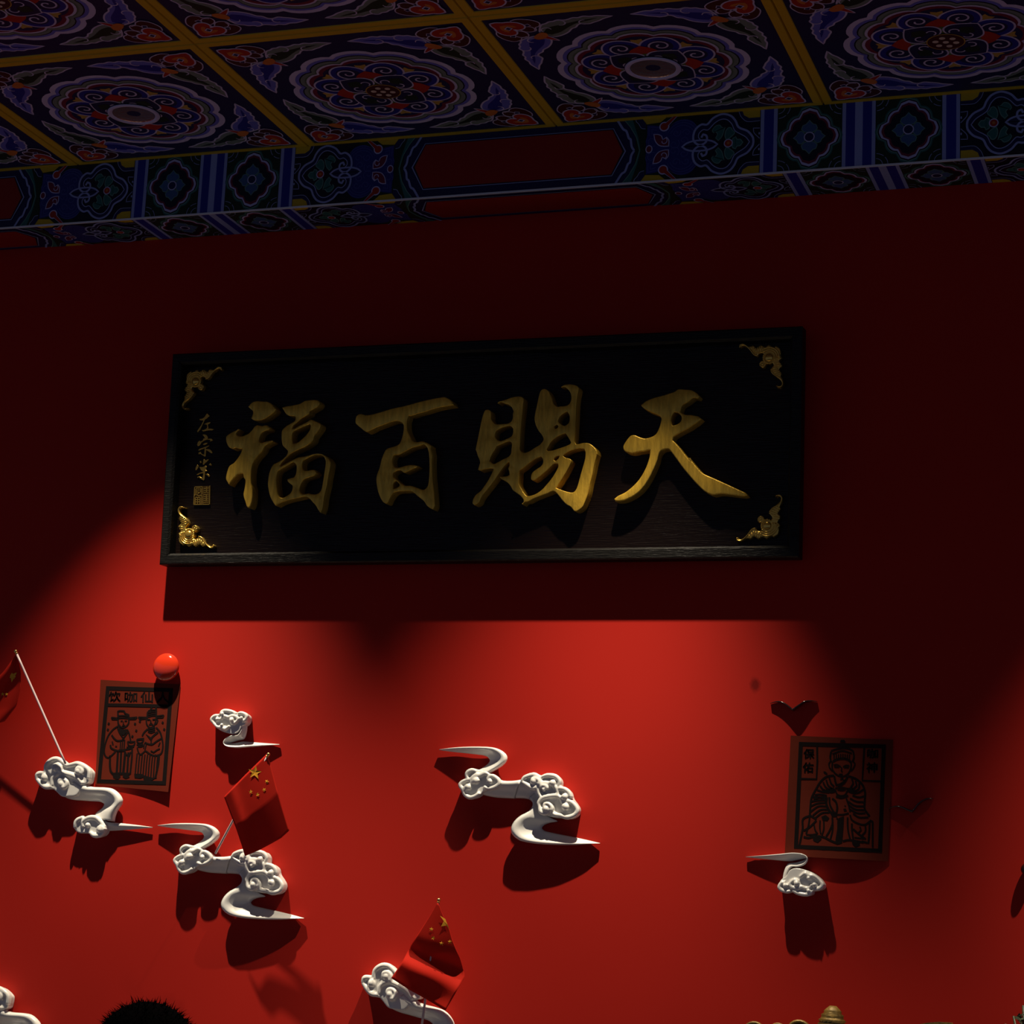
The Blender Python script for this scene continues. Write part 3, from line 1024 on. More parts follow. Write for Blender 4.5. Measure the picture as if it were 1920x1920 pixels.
CHARS = {
 'fu': dict(label='gold character for good fortune, leftmost of the four', loops=[
  'A: 715,360 790,265 880,205 1000,185 1130,195 1270,200 1400,255 1490,350 1550,430 1500,520 1400,600 1250,700 1130,755 1000,775 880,760 810,710 830,640 860,560 855,490 790,430',
  'A: 915,945 980,912 1060,920 1140,935 1220,912 1310,930 1370,990 1340,1050 1210,1090 1110,1160 1065,1250 1045,1330 1055,1400 1110,1440 1200,1415 1300,1385 1440,1367 1465,1405 1290,1485 1200,1560 1140,1690 1010,1830 |B: 920,180 855,300 825,420 810,560 800,750 810,900 845,1050 850,1250 830,1430 790,1570 740,1640 680,1600 640,1480 590,1330 575,1220 600,1080 625,930 630,800 590,740 572,640 550,600 420,630 300,740 200,860 150,950 90,860 50,770 60,650 100,500 160,370 280,290 390,160 480,20 |A: 525,1670 540,1620 430,1620 350,1590 250,1620 150,1580 90,1490 50,1350 65,1240 150,1170 280,1100 400,1050 465,1038 400,1095 365,1150 395,1220 500,1240 600,1220 740,1150 830,1060 880,990',
  'C: 210,380 350,340 550,310 760,260 830,220 900,180 1050,155 1200,150 1310,180 1340,260 1290,350 1200,410 1050,500 1030,570 900,650 780,725 700,800 620,870 540,945 525,1010 600,1000 700,940 830,880 960,810 1075,745 1200,785 1330,840 1380,900 1350,1010 1250,1150 1180,1240 1150,1350 1100,1420 1000,1500 900,1560 750,1630 620,1690 480,1765 400,1835 |D: 250,225 165,345 180,385 330,300 500,210 690,120 880,90 1080,40 1250,10 1400,15 1550,90 1640,190 1670,290 1640,500 1590,750 1560,950 1510,1150 1470,1350 1450,1520 1420,1660 1370,1780 1340,1750 1290,1680 1220,1560 1120,1450 1040,1360 930,1300 820,1310 700,1340 550,1370 350,1420 200,1470 130,1510 20,1570 -40,1490 -120,1350 -170,1200 -210,950 -200,750 -180,620 -130,470 -60,340 30,290 140,230 280,140 370,10 |C: 372,1760 385,1690 330,1620 240,1530 205,1400 195,1250 210,1080 280,990 400,900 540,820 600,770 620,690 600,650 500,640 400,620 330,570 260,460'],
  holes=['C: 540,1120 700,1030 870,950 1045,880 1072,930 1040,1060 950,1190 850,1295 740,1390 650,1445 545,1460 515,1300',
         'D: 100,530 200,460 330,390 480,295 560,270 630,330 650,430 630,600 580,700 480,740 370,770 385,840 470,920 528,970 520,1070 470,1180 350,1275 230,1330 140,1295 85,1200 55,1000 42,800 62,620',
         'D: 850,220 950,160 1100,80 1250,45 1400,60 1480,120 1520,250 1500,450 1470,650 1430,900 1390,1080 1310,1190 1200,1225 1080,1215 1000,1195 900,1215 800,1205 745,1130 745,1030 790,900 860,790 1000,730 1180,665 1250,580 1195,495 1080,495 960,520 870,500 820,430 815,300']),
 'bai': dict(label='gold character for hundred, second from the left', loops=[
  'E: 75,430 150,390 230,410 330,405 500,360 700,300 950,245 1150,190 1350,140 1650,85 1740,120 1800,170 1830,235 1700,255 1600,272 1480,300 1350,345 1200,385 1060,430 1015,425 990,500 985,600 1000,700 1050,800 1090,875 1150,900 1260,885 1350,915 1420,960 |F: 1415,110 1440,250 1435,400 1440,600 1450,800 1470,1000 1490,1200 1500,1400 1460,1505 1380,1465 1310,1405 1250,1310 1100,1190 1000,1105 900,1085 800,1090 700,1092 600,1115 540,1165 480,1260 445,1340 400,1370 330,1330 270,1230 220,1100 190,950 180,800 200,700 250,570 290,400 340,260 400,150 480,110 600,75 700,20 |E: 890,835 918,720 925,600 890,548 820,522 760,522 600,577 400,652 300,705 240,712 160,650 70,572 55,530'],
  holes=['F: 590,275 690,270 850,185 1000,110 1150,72 1260,42 1335,130 1368,300 1375,600 1360,850 1330,980 1240,1055 1100,1008 960,965 830,958 740,910 650,830 570,760 560,690 625,640 720,620 800,672 860,660 1000,590 1095,550 1120,520 1000,495 850,512 690,555 590,540 548,440 550,340',
         'F: 575,900 625,858 700,930 690,980 620,1020 572,1030 562,960']),
 'ci': dict(label='gold character for bestow, second from the right', loops=[
  'G: 440,600 480,540 560,525 630,570 645,680 650,800 705,890 770,950 870,965 1000,955 1150,940 1250,880 1300,770 1300,650 1320,580 1270,460 1170,375 1060,345 940,295 850,345 900,285 1100,220 1300,150 1500,130 1600,160 1625,230 1605,400 1575,700 1545,1000 1525,1300 1515,1550 1515,1720 1580,1800 1680,1815 1800,1770 1910,1700 |I: 150,1715 280,1640 360,1560 395,1480 350,1370 270,1270 200,1130 165,980 180,820 220,640 260,450 300,290 350,210 430,190 510,230 570,330 610,430 645,555 740,645 830,640 930,635 1030,600 1090,520 1110,400 1080,280 1010,190 930,140 850,155 900,100 1000,75 1120,75 1250,110 1300,170 1290,250 1260,400 1240,600 1230,800 1220,1000 1210,1200 1200,1400 1195,1540 1240,1620 1320,1605 1450,1580 1580,1600 1700,1690 1765,1780 1778,1870 |K: 1795,190 1740,400 1700,600 1650,800 1610,1000 1560,1150 1500,1290 1440,1350 1360,1395 1310,1385 1240,1300 1150,1250 1070,1170 1000,1080 930,1000 860,965 760,1010 600,1070 450,1130 340,1190 270,1200 220,1255 205,1230 |H: 1620,1540 1615,1460 1540,1360 1420,1270 1300,1180 1240,1070 1160,970 1060,900 960,850 900,780 1000,775 1130,760 1200,720 1190,620 1165,530 1198,440 1195,335 1150,360 1050,455 940,600 840,745 720,925 600,1080 480,1230 390,1340 330,1440 290,1540 220,1600 140,1630 90,1570 120,1430 200,1310 330,1210 430,1080 540,920 640,740 715,570 720,540 640,530 480,550 320,590 255,565 290,440 315,330 250,150 205,10 |G: 185,1720 250,1400 300,1150 350,900 400,700'],
  holes=['G: 880,1115 1000,1055 1180,1012 1260,1035 1308,1110 1300,1250 1240,1340 1100,1410 930,1470 845,1440 772,1350 782,1200',
         'G: 820,1630 950,1565 1130,1485 1220,1482 1268,1550 1260,1700 1240,1850 1150,1950 1000,2020 850,2105 725,2155 640,2100 605,2060 655,1900 750,1750',
         'I: 1000,770 1058,860 1068,960 1048,1060 990,1115 930,1140 850,1100 775,1025 805,920 900,830',
         'I: 672,1160 740,1112 778,1150 750,1200 692,1218',
         'I: 960,1335 1000,1390 1098,1560 1080,1610 950,1670 800,1720 650,1770 500,1790 475,1750 530,1650 600,1540 700,1455 830,1375',
         'K: 890,270 950,228 1005,222 978,280 920,332 884,310',
         'K: 610,235 500,280 350,385 230,485 155,540 150,650 145,800 205,930 270,1035 330,1075 480,1038 620,948 740,820 850,680 935,540 975,450 970,390 900,385 830,440 720,545 600,645 500,722 440,740 402,715 402,640 432,572 520,502 610,442 652,372 650,290',
         'K: 1095,200 1200,130 1400,65 1525,75 1552,150 1540,300 1450,620 1370,900 1290,995 1150,978 1010,930 935,900 965,850 1080,670 1190,480 1255,325 1225,285 1140,262 1085,230']),
 'tian': dict(label='gold character for heaven, rightmost and brightest of the four', loops=[
  'L: 600,420 700,340 850,275 1000,235 1150,190 1270,150 1350,100 1480,105 1620,120 1720,180 1775,240 1740,285 1650,280 1550,355 1430,430 1400,520 1405,570 1490,610 1600,615 1740,640 1815,690 1760,745 1650,822 1550,890 1430,952 1330,1010 1255,1060 1235,1120 1290,1170 1380,1270 1480,1400 1600,1540 |M: 1080,270 1180,390 1270,480 1400,540 1600,630 1750,700 1835,740 1858,775 1800,785 1650,768 1500,752 1400,768 1300,728 1200,640 1100,530 1000,410 920,300 840,190 800,155 740,162 695,190 672,235 650,320 600,440 540,560 450,690 350,775 230,835 150,852 92,850 80,820 130,780 230,730 330,650 420,550 490,430 530,330 552,250 560,165 500,182 400,195 330,212 250,200 210,170 200,120 230,60 |L: 340,1090 400,1030 480,1020 580,1060 680,1085 800,1060 900,1000 960,890 1000,760 1010,690 980,640 900,600 800,560 700,510 630,460'],
  holes=['L: 1220,640 1270,560 1350,580 1410,650 1400,740 1330,800 1238,828 1205,740']),
}
def carved(name, loops, d0, d1, bev):
    """relief with a rounded edge: outer loops ccw, hole loops cw, front at depth d0, back at d1"""
    from mathutils.geometry import delaunay_2d_cdt
    vs, fs = [], []
    front, edges = [], []
    levels = ((1.0, 0.0), (0.62, 0.10), (0.30, 0.32), (0.09, 0.65), (0.0, 1.0))
    rings0 = []
    for lp in loops:
        n = len(lp)
        hole = area2(lp) < 0
        rings = [grow(lp, bev * k * (1 if hole else -1)) for k, _ in levels]
        base = len(vs)
        for (k, dz), rg in zip(levels, rings):
            vs += [(q[0], d0 + bev * dz, q[1]) for q in rg]
        vs += [(q[0], d1, q[1]) for q in rings[-1]]
        for l_ in range(len(levels)):
            for i in range(n):
                j = (i + 1) % n
                fs.append((base + l_ * n + i, base + (l_ + 1) * n + i, base + (l_ + 1) * n + j, base + l_ * n + j))
        e0 = len(front)
        front += [Vector((q[0], q[1])) for q in rings[0]]
        edges += [(e0 + i, e0 + (i + 1) % n) for i in range(n)]
        rings0.append(np.array([(q[0], q[1]) for q in rings[0]]))
    cv, _, cf, *_r = delaunay_2d_cdt(front, edges, [], 0, 1e-7)
    base = len(vs)
    vs += [(v.x, d0, v.y) for v in cv]
    for f in cf:
        c = sum((cv[i] for i in f), Vector((0, 0))) / len(f)
        odd = False
        for rg in rings0:
            x0, y0 = rg[:, 0], rg[:, 1]
            x1, y1 = np.roll(x0, -1), np.roll(y0, -1)
            m = (y0 > c.y) != (y1 > c.y)
            with np.errstate(divide='ignore', invalid='ignore'):
                xi = x0 + (c.y - y0) * (x1 - x0) / (y1 - y0)
            if int((m & (c.x < xi)).sum()) % 2:
                odd = not odd
        if odd:
            fs.append(tuple(base + i for i in f))
    me = bpy.data.meshes.new(name)
    me.from_pydata(vs, [], fs)
    bm = bmesh.new()
    bm.from_mesh(me)
    bmesh.ops.remove_doubles(bm, verts=bm.verts[:], dist=1e-6)
    bmesh.ops.recalc_face_normals(bm, faces=bm.faces[:])
    bm.to_mesh(me)
    bm.free()
    return me


DF = 0.004                     # face of the characters behind the frame front
for key, ch in CHARS.items():
    loops = []
    for sp in ch['loops']:
        q = [pl(x, y, DF) for x, y in px(sp)]
        loops.append(ccw(crom(q, 4)))
    for sp in ch['holes']:
        q = [pl(x, y, DF) for x, y in px(sp)]
        loops.append(ccw(crom(q, 4))[::-1])
    me = carved('character', loops, DF, BACK + 0.001, 0.0016 if key == 'ci' else 0.0026)
    me.materials.append(gold)
    o = link('character', me, plaque)
    o['label'] = ch['label']
    smooth_angle(o, 32)

# bat shaped corner ornaments: outline, raised body, ribs
BAT = 'T3: 500,235 440,195 350,180 290,215 250,320 255,420 300,530 310,580 280,640 310,700 355,780 340,820 280,870 265,930 300,1000 350,1080 290,1130 260,1190 290,1260 280,1330 285,1420 310,1500 370,1550 430,1590 480,1545 560,1580 630,1630 690,1600 760,1560 820,1600 890,1640 950,1590 1030,1540 1080,1590 1140,1630 1200,1600 1270,1600 1350,1660 1430,1695 1510,1660 1555,1600 1520,1545 1470,1610 1400,1610 1290,1540 1215,1480 1170,1380 1100,1280 1000,1240 985,1290 920,1345 850,1350 810,1320 850,1210 830,1100 900,1085 965,1010 950,920 880,850 800,880 745,975 630,975 560,1010 530,930 580,850 640,790 610,690 530,590 420,490 340,410 310,320 340,250 430,225'
bat_px = [pl(x, y, 0.020) for x, y in px(BAT)]
b0 = pl(320 + 285 / 19.2, 940 + 1560 / 19.2, 0.020)
bat2 = [(x - b0[0], y - b0[1]) for x, y in bat_px]
th = 0.016
me_bat = curve_mesh('wing_plate', [ccw(crom(bat2, 3))], th / 2, 0.0022, 1)
me_bat = xform(me_bat, lambda p: (p[0], -th / 2 - p[2], p[1]))
me_bat.flip_normals()
me_bat.materials.append(gold_cast)


def tb(x, y):
    q = pl(320 + x / 19.2, 940 + y / 19.2, 0.020)
    return (q[0] - b0[0], q[1] - b0[1])


def relief(mb, pts, r, lift=th):
    vs, fs = tube_geo([(x, -lift, y) for x, y in pts], r, 6)
    mb.add(vs, fs, gold_cast)


mb = MB()
c = tb(650, 1190)
vs, fs = ball_geo((c[0], -th, c[1]), 0.0095, 14, 8, (1, 0.55, 1))
mb.add(vs, fs, gold_cast)
for r, d0, d1 in ((0.0135, 150, 330), (0.0180, 160, 315), (0.0225, 175, 300)):
    relief(mb, arc(c[0], c[1], r, d0, d1, 14), 0.0016)
for k in range(9):
    a = math.radians(-20 + 130 * k / 8)
    vs, fs = ball_geo((c[0] + 0.0125 * math.cos(a), -th, c[1] + 0.0125 * math.sin(a)), 0.0022, 8, 5)
    mb.add(vs, fs, gold_cast)
me_body = mb.mesh('bat_body', True)
mb = MB()
c = tb(860, 970)
relief(mb, circ(c[0], c[1], 0.0058, n=16) + circ(c[0], c[1], 0.0058, n=16)[:1], 0.0012)
vs, fs = ball_geo((c[0], -th, c[1]), 0.0024, 8, 5)
mb.add(vs, fs, gold_cast)
me_head = mb.mesh('bat_head', True)
mb = MB()
for a, b_ in (((430, 540), (300, 640)), ((490, 590), (330, 690)), ((540, 650), (360, 750)), ((570, 720), (390, 800)), ((560, 800), (420, 850)), ((450, 900), (280, 930)), ((440, 980), (320, 1010)), ((400, 1120), (280, 1190)), ((400, 1210), (300, 1260)),
              ((1180, 1470), (1140, 1610)), ((1110, 1400), (1060, 1560)), ((1050, 1350), (1010, 1530)), ((980, 1360), (940, 1580)), ((900, 1390), (890, 1620)), ((830, 1420), (820, 1580)), ((720, 1480), (690, 1590)), ((620, 1500), (630, 1610))):
    relief(mb, [tb(*a), tb((a[0] + b_[0]) / 2 + 6, (a[1] + b_[1]) / 2), tb(*b_)], 0.0010)
relief(mb, crom([tb(*q) for q in ((440, 205), (340, 200), (275, 300), (300, 430), (390, 520), (540, 620), (620, 740))], 3, False), 0.0013)
relief(mb, crom([tb(*q) for q in ((1540, 1560), (1540, 1640), (1430, 1670), (1300, 1570), (1200, 1440), (1110, 1300), (1000, 1260))], 3, False), 0.0013)
me_rib = mb.mesh('wing_ribs', True)
for (cx, cy, sx, sz) in ((pl(1370 + 1630 / 17.4545, 640 + 160 / 17.4545, .02) + (-1, -1)), (pl(1370 + 1560 / 17.4545, 920 + 1500 / 17.4545, .02) + (-1, 1)), (b0 + (1, 1)), (pl(335 + 290 / 19.2, 680 + 330 / 19.2, .02) + (1, -1))):
    root = bpy.data.objects.new('corner_bat', me_bat)
    COL.objects.link(root)
    root.parent = plaque
    root.location = (cx, BACK, cy)
    root.scale = (sx, 1, sz)
    for nm, me_ in (('bat_body', me_body), ('bat_head', me_head), ('wing_ribs', me_rib)):
        q_ = link(nm, me_, root)
        if nm == 'wing_ribs':
            q_['kind'] = 'stuff'
    if sx * sz < 0:
        pass

# small signature characters, drawn stroke by stroke
SIGN = [
 ['N1: 820,100 925,210 830,290 740,360 690,450 620,590 540,760 440,870 415,820 480,720 570,590 640,460 670,390 540,390 500,330 600,320 700,270 760,180',
  'N1: 690,545 820,480 950,450 940,500 850,555 870,640 880,720 980,715 1090,745 1000,785 860,790 650,830 600,770 700,760 800,700 820,640 790,560'],
 ['N1: 620,965 720,945 810,985 850,1060 850,1130 1000,1120 1055,1185 920,1235 960,1180 850,1160 740,1180 600,1270 540,1370 450,1425 415,1370 460,1240 520,1190 560,1230 660,1175 650,1130 720,1100 690,1030',
  'N1: 640,1345 740,1290 840,1275 820,1320 690,1375',
  'N1: 460,1580 520,1520 640,1480 780,1430 920,1385 860,1440 770,1490 780,1530 900,1540 1000,1600 1035,1690 980,1705 880,1640 780,1570 770,1700 760,1810 720,1840 620,1780 540,1730 480,1750 470,1690 520,1650 600,1660 560,1700 640,1740 700,1750 720,1500 600,1550 490,1600'],
 ['N2: 555,385 570,220 600,195 650,240 720,205 760,215 700,280 640,330 580,390', 'N2: 440,270 490,260 520,310 470,345', 'N2: 755,400 810,330 865,390 840,415',
  'N2: 300,570 310,490 365,380 415,430 380,520 330,580',
  'N2: 430,465 560,470 640,420 700,450 670,520 640,560 720,600 630,630 625,780 610,900 580,930 480,880 410,830 365,845 370,800 440,790 540,850 575,690 480,690 360,750 340,720 470,660 580,630 500,590',
  'N2: 645,715 720,700 800,760 770,815'],
]
for ch in SIGN:
    mbs = None
    loops = [ccw(crom([pl(x, y, BACK - 0.002) for x, y in px(sp)], 3)) for sp in ch]
    me = curve_mesh('signature_character', loops, 0.0016, 0.0006, 1)
    me = xform(me, lambda p: (p[0], BACK - 0.0012 - p[2], p[1]))
    me.flip_normals()
    me.materials.append(gold_cast)
    o = link('signature_character', me, plaque)
    o['label'] = 'small gold character of the signature column'
# seal
SQ = [pl(x, y, BACK - 0.003) for x, y in px('N2: 270,1140 810,1110 800,1760 235,1770')]


def sq(u, v):
    a = np.array(SQ[0]) * (1 - u) + np.array(SQ[1]) * u
    b_ = np.array(SQ[3]) * (1 - u) + np.array(SQ[2]) * u
    r = a * (1 - v) + b_ * v
    return (r[0], r[1])


mb = MB()
seal_dark = mat('seal_ground', (0.10, 0.055, 0.008), 0.5, metal=0.5)


def sbar(pts, w, d0, m):
    for i in range(len(pts) - 1):
        a, b_ = np.array(sq(*pts[i])), np.array(sq(*pts[i + 1]))
        t = (b_ - a) / np.linalg.norm(b_ - a)
        n = np.array([-t[1], t[0]]) * w / 2
        a2, b2 = a - t * w / 2, b_ + t * w / 2
        q = [a2 + n, a2 - n, b2 - n, b2 + n]
        vs = [(x, BACK - 0.0002, y) for x, y in q] + [(x, BACK - d0, y) for x, y in q]
        mb.add(vs, [(0, 1, 2, 3), (7, 6, 5, 4), (0, 4, 5, 1), (1, 5, 6, 2), (2, 6, 7, 3), (3, 7, 4, 0)], m)


q = [sq(0, 0), sq(1, 0), sq(1, 1), sq(0, 1)]
vs = [(x, BACK - 0.0001, y) for x, y in q] + [(x, BACK - 0.0025, y) for x, y in q]
mb.add(vs, [(7, 6, 5, 4), (0, 4, 5, 1), (1, 5, 6, 2), (2, 6, 7, 3), (3, 7, 4, 0)], seal_dark)
sw = 0.0017
for ln_ in ([(0.02, 0.02), (0.5, 0.02), (0.5, 0.42)], [(0.98, 0.02), (0.98, 0.98), (0.60, 0.98)], [(0.02, 0.02), (0.02, 0.98), (0.55, 0.98)],
            [(0.12, 0.10), (0.42, 0.10), (0.42, 0.30)], [(0.12, 0.10), (0.12, 0.42), (0.05, 0.48)], [(0.20, 0.20), (0.34, 0.20)], [(0.20, 0.30), (0.36, 0.34), (0.24, 0.40)],
            [(0.18, 0.46), (0.32, 0.52), (0.50, 0.50), (0.52, 0.90)], [(0.10, 0.60), (0.40, 0.60), (0.40, 0.92)], [(0.10, 0.60), (0.10, 0.92)], [(0.12, 0.72), (0.38, 0.72)], [(0.12, 0.84), (0.38, 0.84)], [(0.25, 0.62), (0.25, 0.92)]):
    sbar(ln_, sw, 0.0042, gold_cast)
for k in range(8):
    v = 0.14 + 0.105 * k
    sbar([(0.62, v), (0.92, v - 0.01)], sw * 0.9, 0.0042, gold_cast)
sbar([(0.78, 0.06), (0.78, 0.34)], sw, 0.0042, gold_cast)
sbar([(0.78, 0.46), (0.78, 0.80)], sw, 0.0042, gold_cast)
link('seal', mb.mesh('seal'), plaque)['label'] = 'square gold seal below the signature'


# ------------------------------------------------------------------ porcelain clouds
def rib_mesh(spec_a, spec_b, depth, th=0.02, crest=0.28, crest_h=0.006, name='ribbon', n=3, origin=None):
    """swept ribbon between rail a (raised) and rail b; depth = [(da, db), ...] along it"""
    A, B = px(spec_a), px(spec_b)
    depth = [(d_[0] * 0.70, d_[1] * 0.70) for d_ in depth]
    th, crest_h = th * 0.75, crest_h * 0.75
    A, B = crom(A, n, False, corner=180), crom(B, n, False, corner=180)
    m = len(A)
    B = B[:m] if len(B) >= m else B + [B[-1]] * (m - len(B))
    dk = np.linspace(0, len(depth) - 1, m)
    da = np.interp(dk, range(len(depth)), [d[0] for d in depth])
    db = np.interp(dk, range(len(depth)), [d[1] for d in depth])
    ss = [0.0, 0.06, 0.16, 0.30, 0.5, 0.7, 0.86, 0.95, 1.0]
    vs, fs = [], []
    ns = len(ss)
    for i in range(m):
        wA = W(*A[i], da[i])
        ring_f, ring_b = [], []
        wid = (W(*A[i], da[i]) - W(*B[i], db[i])).length
        t_here = min(th, 0.35 * wid + 0.002)
        for s in ss:
            x = A[i][0] * (1 - s) + B[i][0] * s
            y = A[i][1] * (1 - s) + B[i][1] * s
            d = da[i] * (1 - s) + db[i] * s
            if s < crest:
                d += crest_h * min(1, wid / 0.02) * (math.sin(math.pi / 2 * s / crest) - 0.75)
            else:
                k = (s - crest) / (1 - crest)
                d += crest_h * min(1, wid / 0.02) * (0.25 - 0.9 * math.sin(math.pi * k) * 0.6 - 0.25 * k)
            edge = min(s, 1 - s) / 0.16
            rd = 0.0 if edge >= 1 else (1 - math.sqrt(max(0.0, 1 - (1 - edge) ** 2))) * 0.45
            p_ = W(x, y, d)
            ring_f.append(Vector((p_.x, p_.y + t_here * rd, p_.z)))
            ring_b.append(Vector((p_.x, min(p_.y + t_here * (1 - rd), -0.0012), p_.z)))
        ring = ring_f + ring_b[::-1]
        vs += ring
    k = 2 * ns
    for i in range(m - 1):
        for j in range(k):
            j2 = (j + 1) % k
            fs.append((i * k + j, i * k + j2, (i + 1) * k + j2, (i + 1) * k + j))
    fs.append(tuple(range(k))[::-1])
    fs.append(tuple(range((m - 1) * k, m * k)))
    vs = [v - origin for v in vs]
    mb = MB()
    mb.add(vs, fs, porcelain)
    me = mb.mesh(name, True)
    return me


def head_mesh(crop, outline, rims, balls, hooks, d_base=0.030, d_rim=0.040, r=0.0042, origin=None, name='cloud_head', dish=True):
    """lobed cloud head: body filled from its outline, raised rims, curled hooks ending in balls"""
    ox, oy, s = CR[crop]
    d_base, d_rim, r = d_base * 0.78, d_rim * 0.72, r * 1.22
    g = lambda q, d: W(ox + q[0] / s, oy + q[1] / s, d) - origin
    out = crom(outline, 4)
    loop = [g(q, d_base) for q in out]
    bm = bmesh.new()
    me = bpy.data.meshes.new(name)
    fr = [bm.verts.new(v) for v in loop]
    bk = [bm.verts.new((v.x, -0.0008 - origin.y, v.z)) for v in loop]
    bm.faces.new(fr)
    bm.faces.new(bk[::-1])
    for i_ in range(len(fr)):
        j_ = (i_ + 1) % len(fr)
        bm.faces.new((fr[i_], bk[i_], bk[j_], fr[j_]))
    bmesh.ops.triangulate(bm, faces=bm.faces[:])
    bmesh.ops.recalc_face_normals(bm, faces=bm.faces[:])

    def add(vf):
        vs, fs = vf
        bv = [bm.verts.new(v) for v in vs]
        for f in fs:
            try:
                bm.faces.new([bv[i] for i in f])
            except ValueError:
                pass
    rs = r * (11.3 / s) if s > 11 else r
    for rim in rims:
        pts = crom(rim, 4, False, corner=180)
        n = len(pts)
        P3 = [g(q, d_rim - 0.004) for q in pts]
        add(tube_geo(P3, [r * (0.75 + 0.35 * math.sin(math.pi * (i + 0.5) / n)) for i in range(n)], 8))
        P4 = [v + Vector((0, 0.006, 0)) for v in P3]
        add(tube_geo(P4, r * 1.0, 8))
    for hk in hooks:
        pts = crom(hk, 5, False, corner=180)
        n = len(pts)
        P3 = [g(q, d_rim - 0.001) for q in pts]
        add(tube_geo(P3, [r * (0.72 + 0.28 * i / n) for i in range(n)], 8))
        P4 = [v + Vector((0, 0.006, 0)) for v in P3]
        add(tube_geo(P4, r * 0.9, 8))
    for b_ in balls:
        rr = b_[2] if len(b_) > 2 else r * 1.5
        add(ball_geo(g(b_, d_rim - rr * 0.3), rr, 12, 8))
        add(ball_geo(g(b_, d_rim - rr * 0.3 - 0.006), rr, 12, 8))
    bm.to_mesh(me)
    bm.free()
    me.name = name
    if not me.materials:
        me.materials.append(porcelain)
    for p_ in me.polygons:
        p_.use_smooth = True
        p_.material_index = 0
    return me


def fuse(me, parent, name, voxel=0.0015, it=9):
    o = link(name, me, parent)
    r = o.modifiers.new('fuse', 'REMESH')
    r.mode = 'VOXEL'
    r.voxel_size = voxel
    r.use_smooth_shade = True
    sm_ = o.modifiers.new('glaze', 'SMOOTH')
    sm_.factor = 0.5
    sm_.iterations = it
    return o


def bake(o):
    """replace the mesh by its evaluated result so that copies share it"""
    dg = bpy.context.evaluated_depsgraph_get()
    dg.update()
    me = bpy.data.meshes.new_from_object(o.evaluated_get(dg))
    o.modifiers.clear()
    o.data = me
    return o


def clone(root, name, loc, label, rot=(0, 0, 0), scale=1.0):
    r = root.copy()
    COL.objects.link(r)
    r.name = name
    r.location = loc
    r.rotation_euler = rot
    r.scale = (scale, scale, scale)
    r['label'] = label
    for ch in list(root.children):
        c = ch.copy()
        COL.objects.link(c)
        c.parent = r
    return r


GRP = 'porcelain clouds on the red wall'
# --- double cloud
OA = W(980, 1500, 0)
OA.y = 0
ca = thing('porcelain_cloud', 'double white porcelain cloud with two long tails in the middle of the wall, no flag', 'wall ornament', OA, group=GRP)
me = rib_mesh('ca: 100,168 400,126 720,108 1050,108 1250,128 1400,190 1500,290 1500,400 1410,500 1300,575 1190,645 1080,730',
              'ca: 100,188 400,226 720,258 980,288 1090,320 1132,370 1140,410 1110,465 1040,522 950,580 870,620 790,680',
              [(.018, .012), (.030, .014), (.042, .018), (.048, .020), (.050, .020), (.050, .020), (.050, .020), (.048, .022), (.045, .024), (.042, .026)], 0.024, name='tail_ribbon', origin=OA)
link('tail_ribbon', me, ca)
me = rib_mesh('ca: 1130,700 1210,725 1320,775 1430,824 1620,828 1830,800 |cb: 300,215 420,240 560,300 660,420 720,560',
              'ca: 900,1090 1010,1130 1110,1155 1280,1185 1480,1198 1700,1206 |cb: 60,600 200,600 330,605 430,625 505,690',
              [(.040, .018), (.044, .016), (.044, .014), (.042, .014), (.040, .014), (.040, .016)], 0.022, name='middle_ribbon', origin=OA, crest_h=0.008)
link('middle_ribbon', me, ca)
me = rib_mesh('cb: 430,600 506,690 490,775 400,862 250,950 130,1060 66,1190 78,1300 165,1400 300,1465 600,1515 1000,1535 1350,1537 1650,1522 1862,1508',
              'cb: 640,420 660,640 740,870 860,985 1000,1060 850,1092 735,1135 685,1195 735,1248 860,1282 1010,1312 1200,1350 1400,1392 1650,1448 1862,1500',
              [(.034, .030), (.034, .026), (.038, .020), (.044, .016), (.046, .014), (.048, .013), (.047, .012), (.044, .012), (.038, .011), (.028, .010), (.016, .011)], 0.020, name='tail_ribbon', origin=OA, crest=0.22)
link('tail_ribbon', me, ca)
me = head_mesh('ca', [(670, 700), (700, 640), (790, 600), (900, 590), (1080, 640), (1180, 690), (1290, 750), (1380, 830), (1400, 900), (1310, 990), (1160, 1030), (1040, 1060), (960, 1130), (860, 1190), (740, 1205), (650, 1140), (600, 1040), (530, 970), (525, 910), (590, 850), (680, 800)],
               [[(690, 790), (675, 700), (720, 640), (800, 610), (900, 640)], [(760, 800), (620, 840), (535, 920), (600, 1020), (650, 1130), (750, 1190), (870, 1150), (940, 1085)],
                [(770, 900), (780, 800), (870, 720), (960, 720), (1060, 670), (1150, 700)], [(1130, 860), (1130, 780), (1210, 730), (1320, 790), (1370, 880), (1290, 960), (1150, 1000), (1040, 960)]],
               [(710, 965), (880, 835), (1175, 850, 0.0055)], [[(640, 1040), (650, 970), (700, 935), (745, 975)], [(820, 890), (830, 820), (890, 800), (930, 850)]],
               0.030, 0.044, 0.0040, OA)
bake(fuse(me, ca, 'cloud_head'))
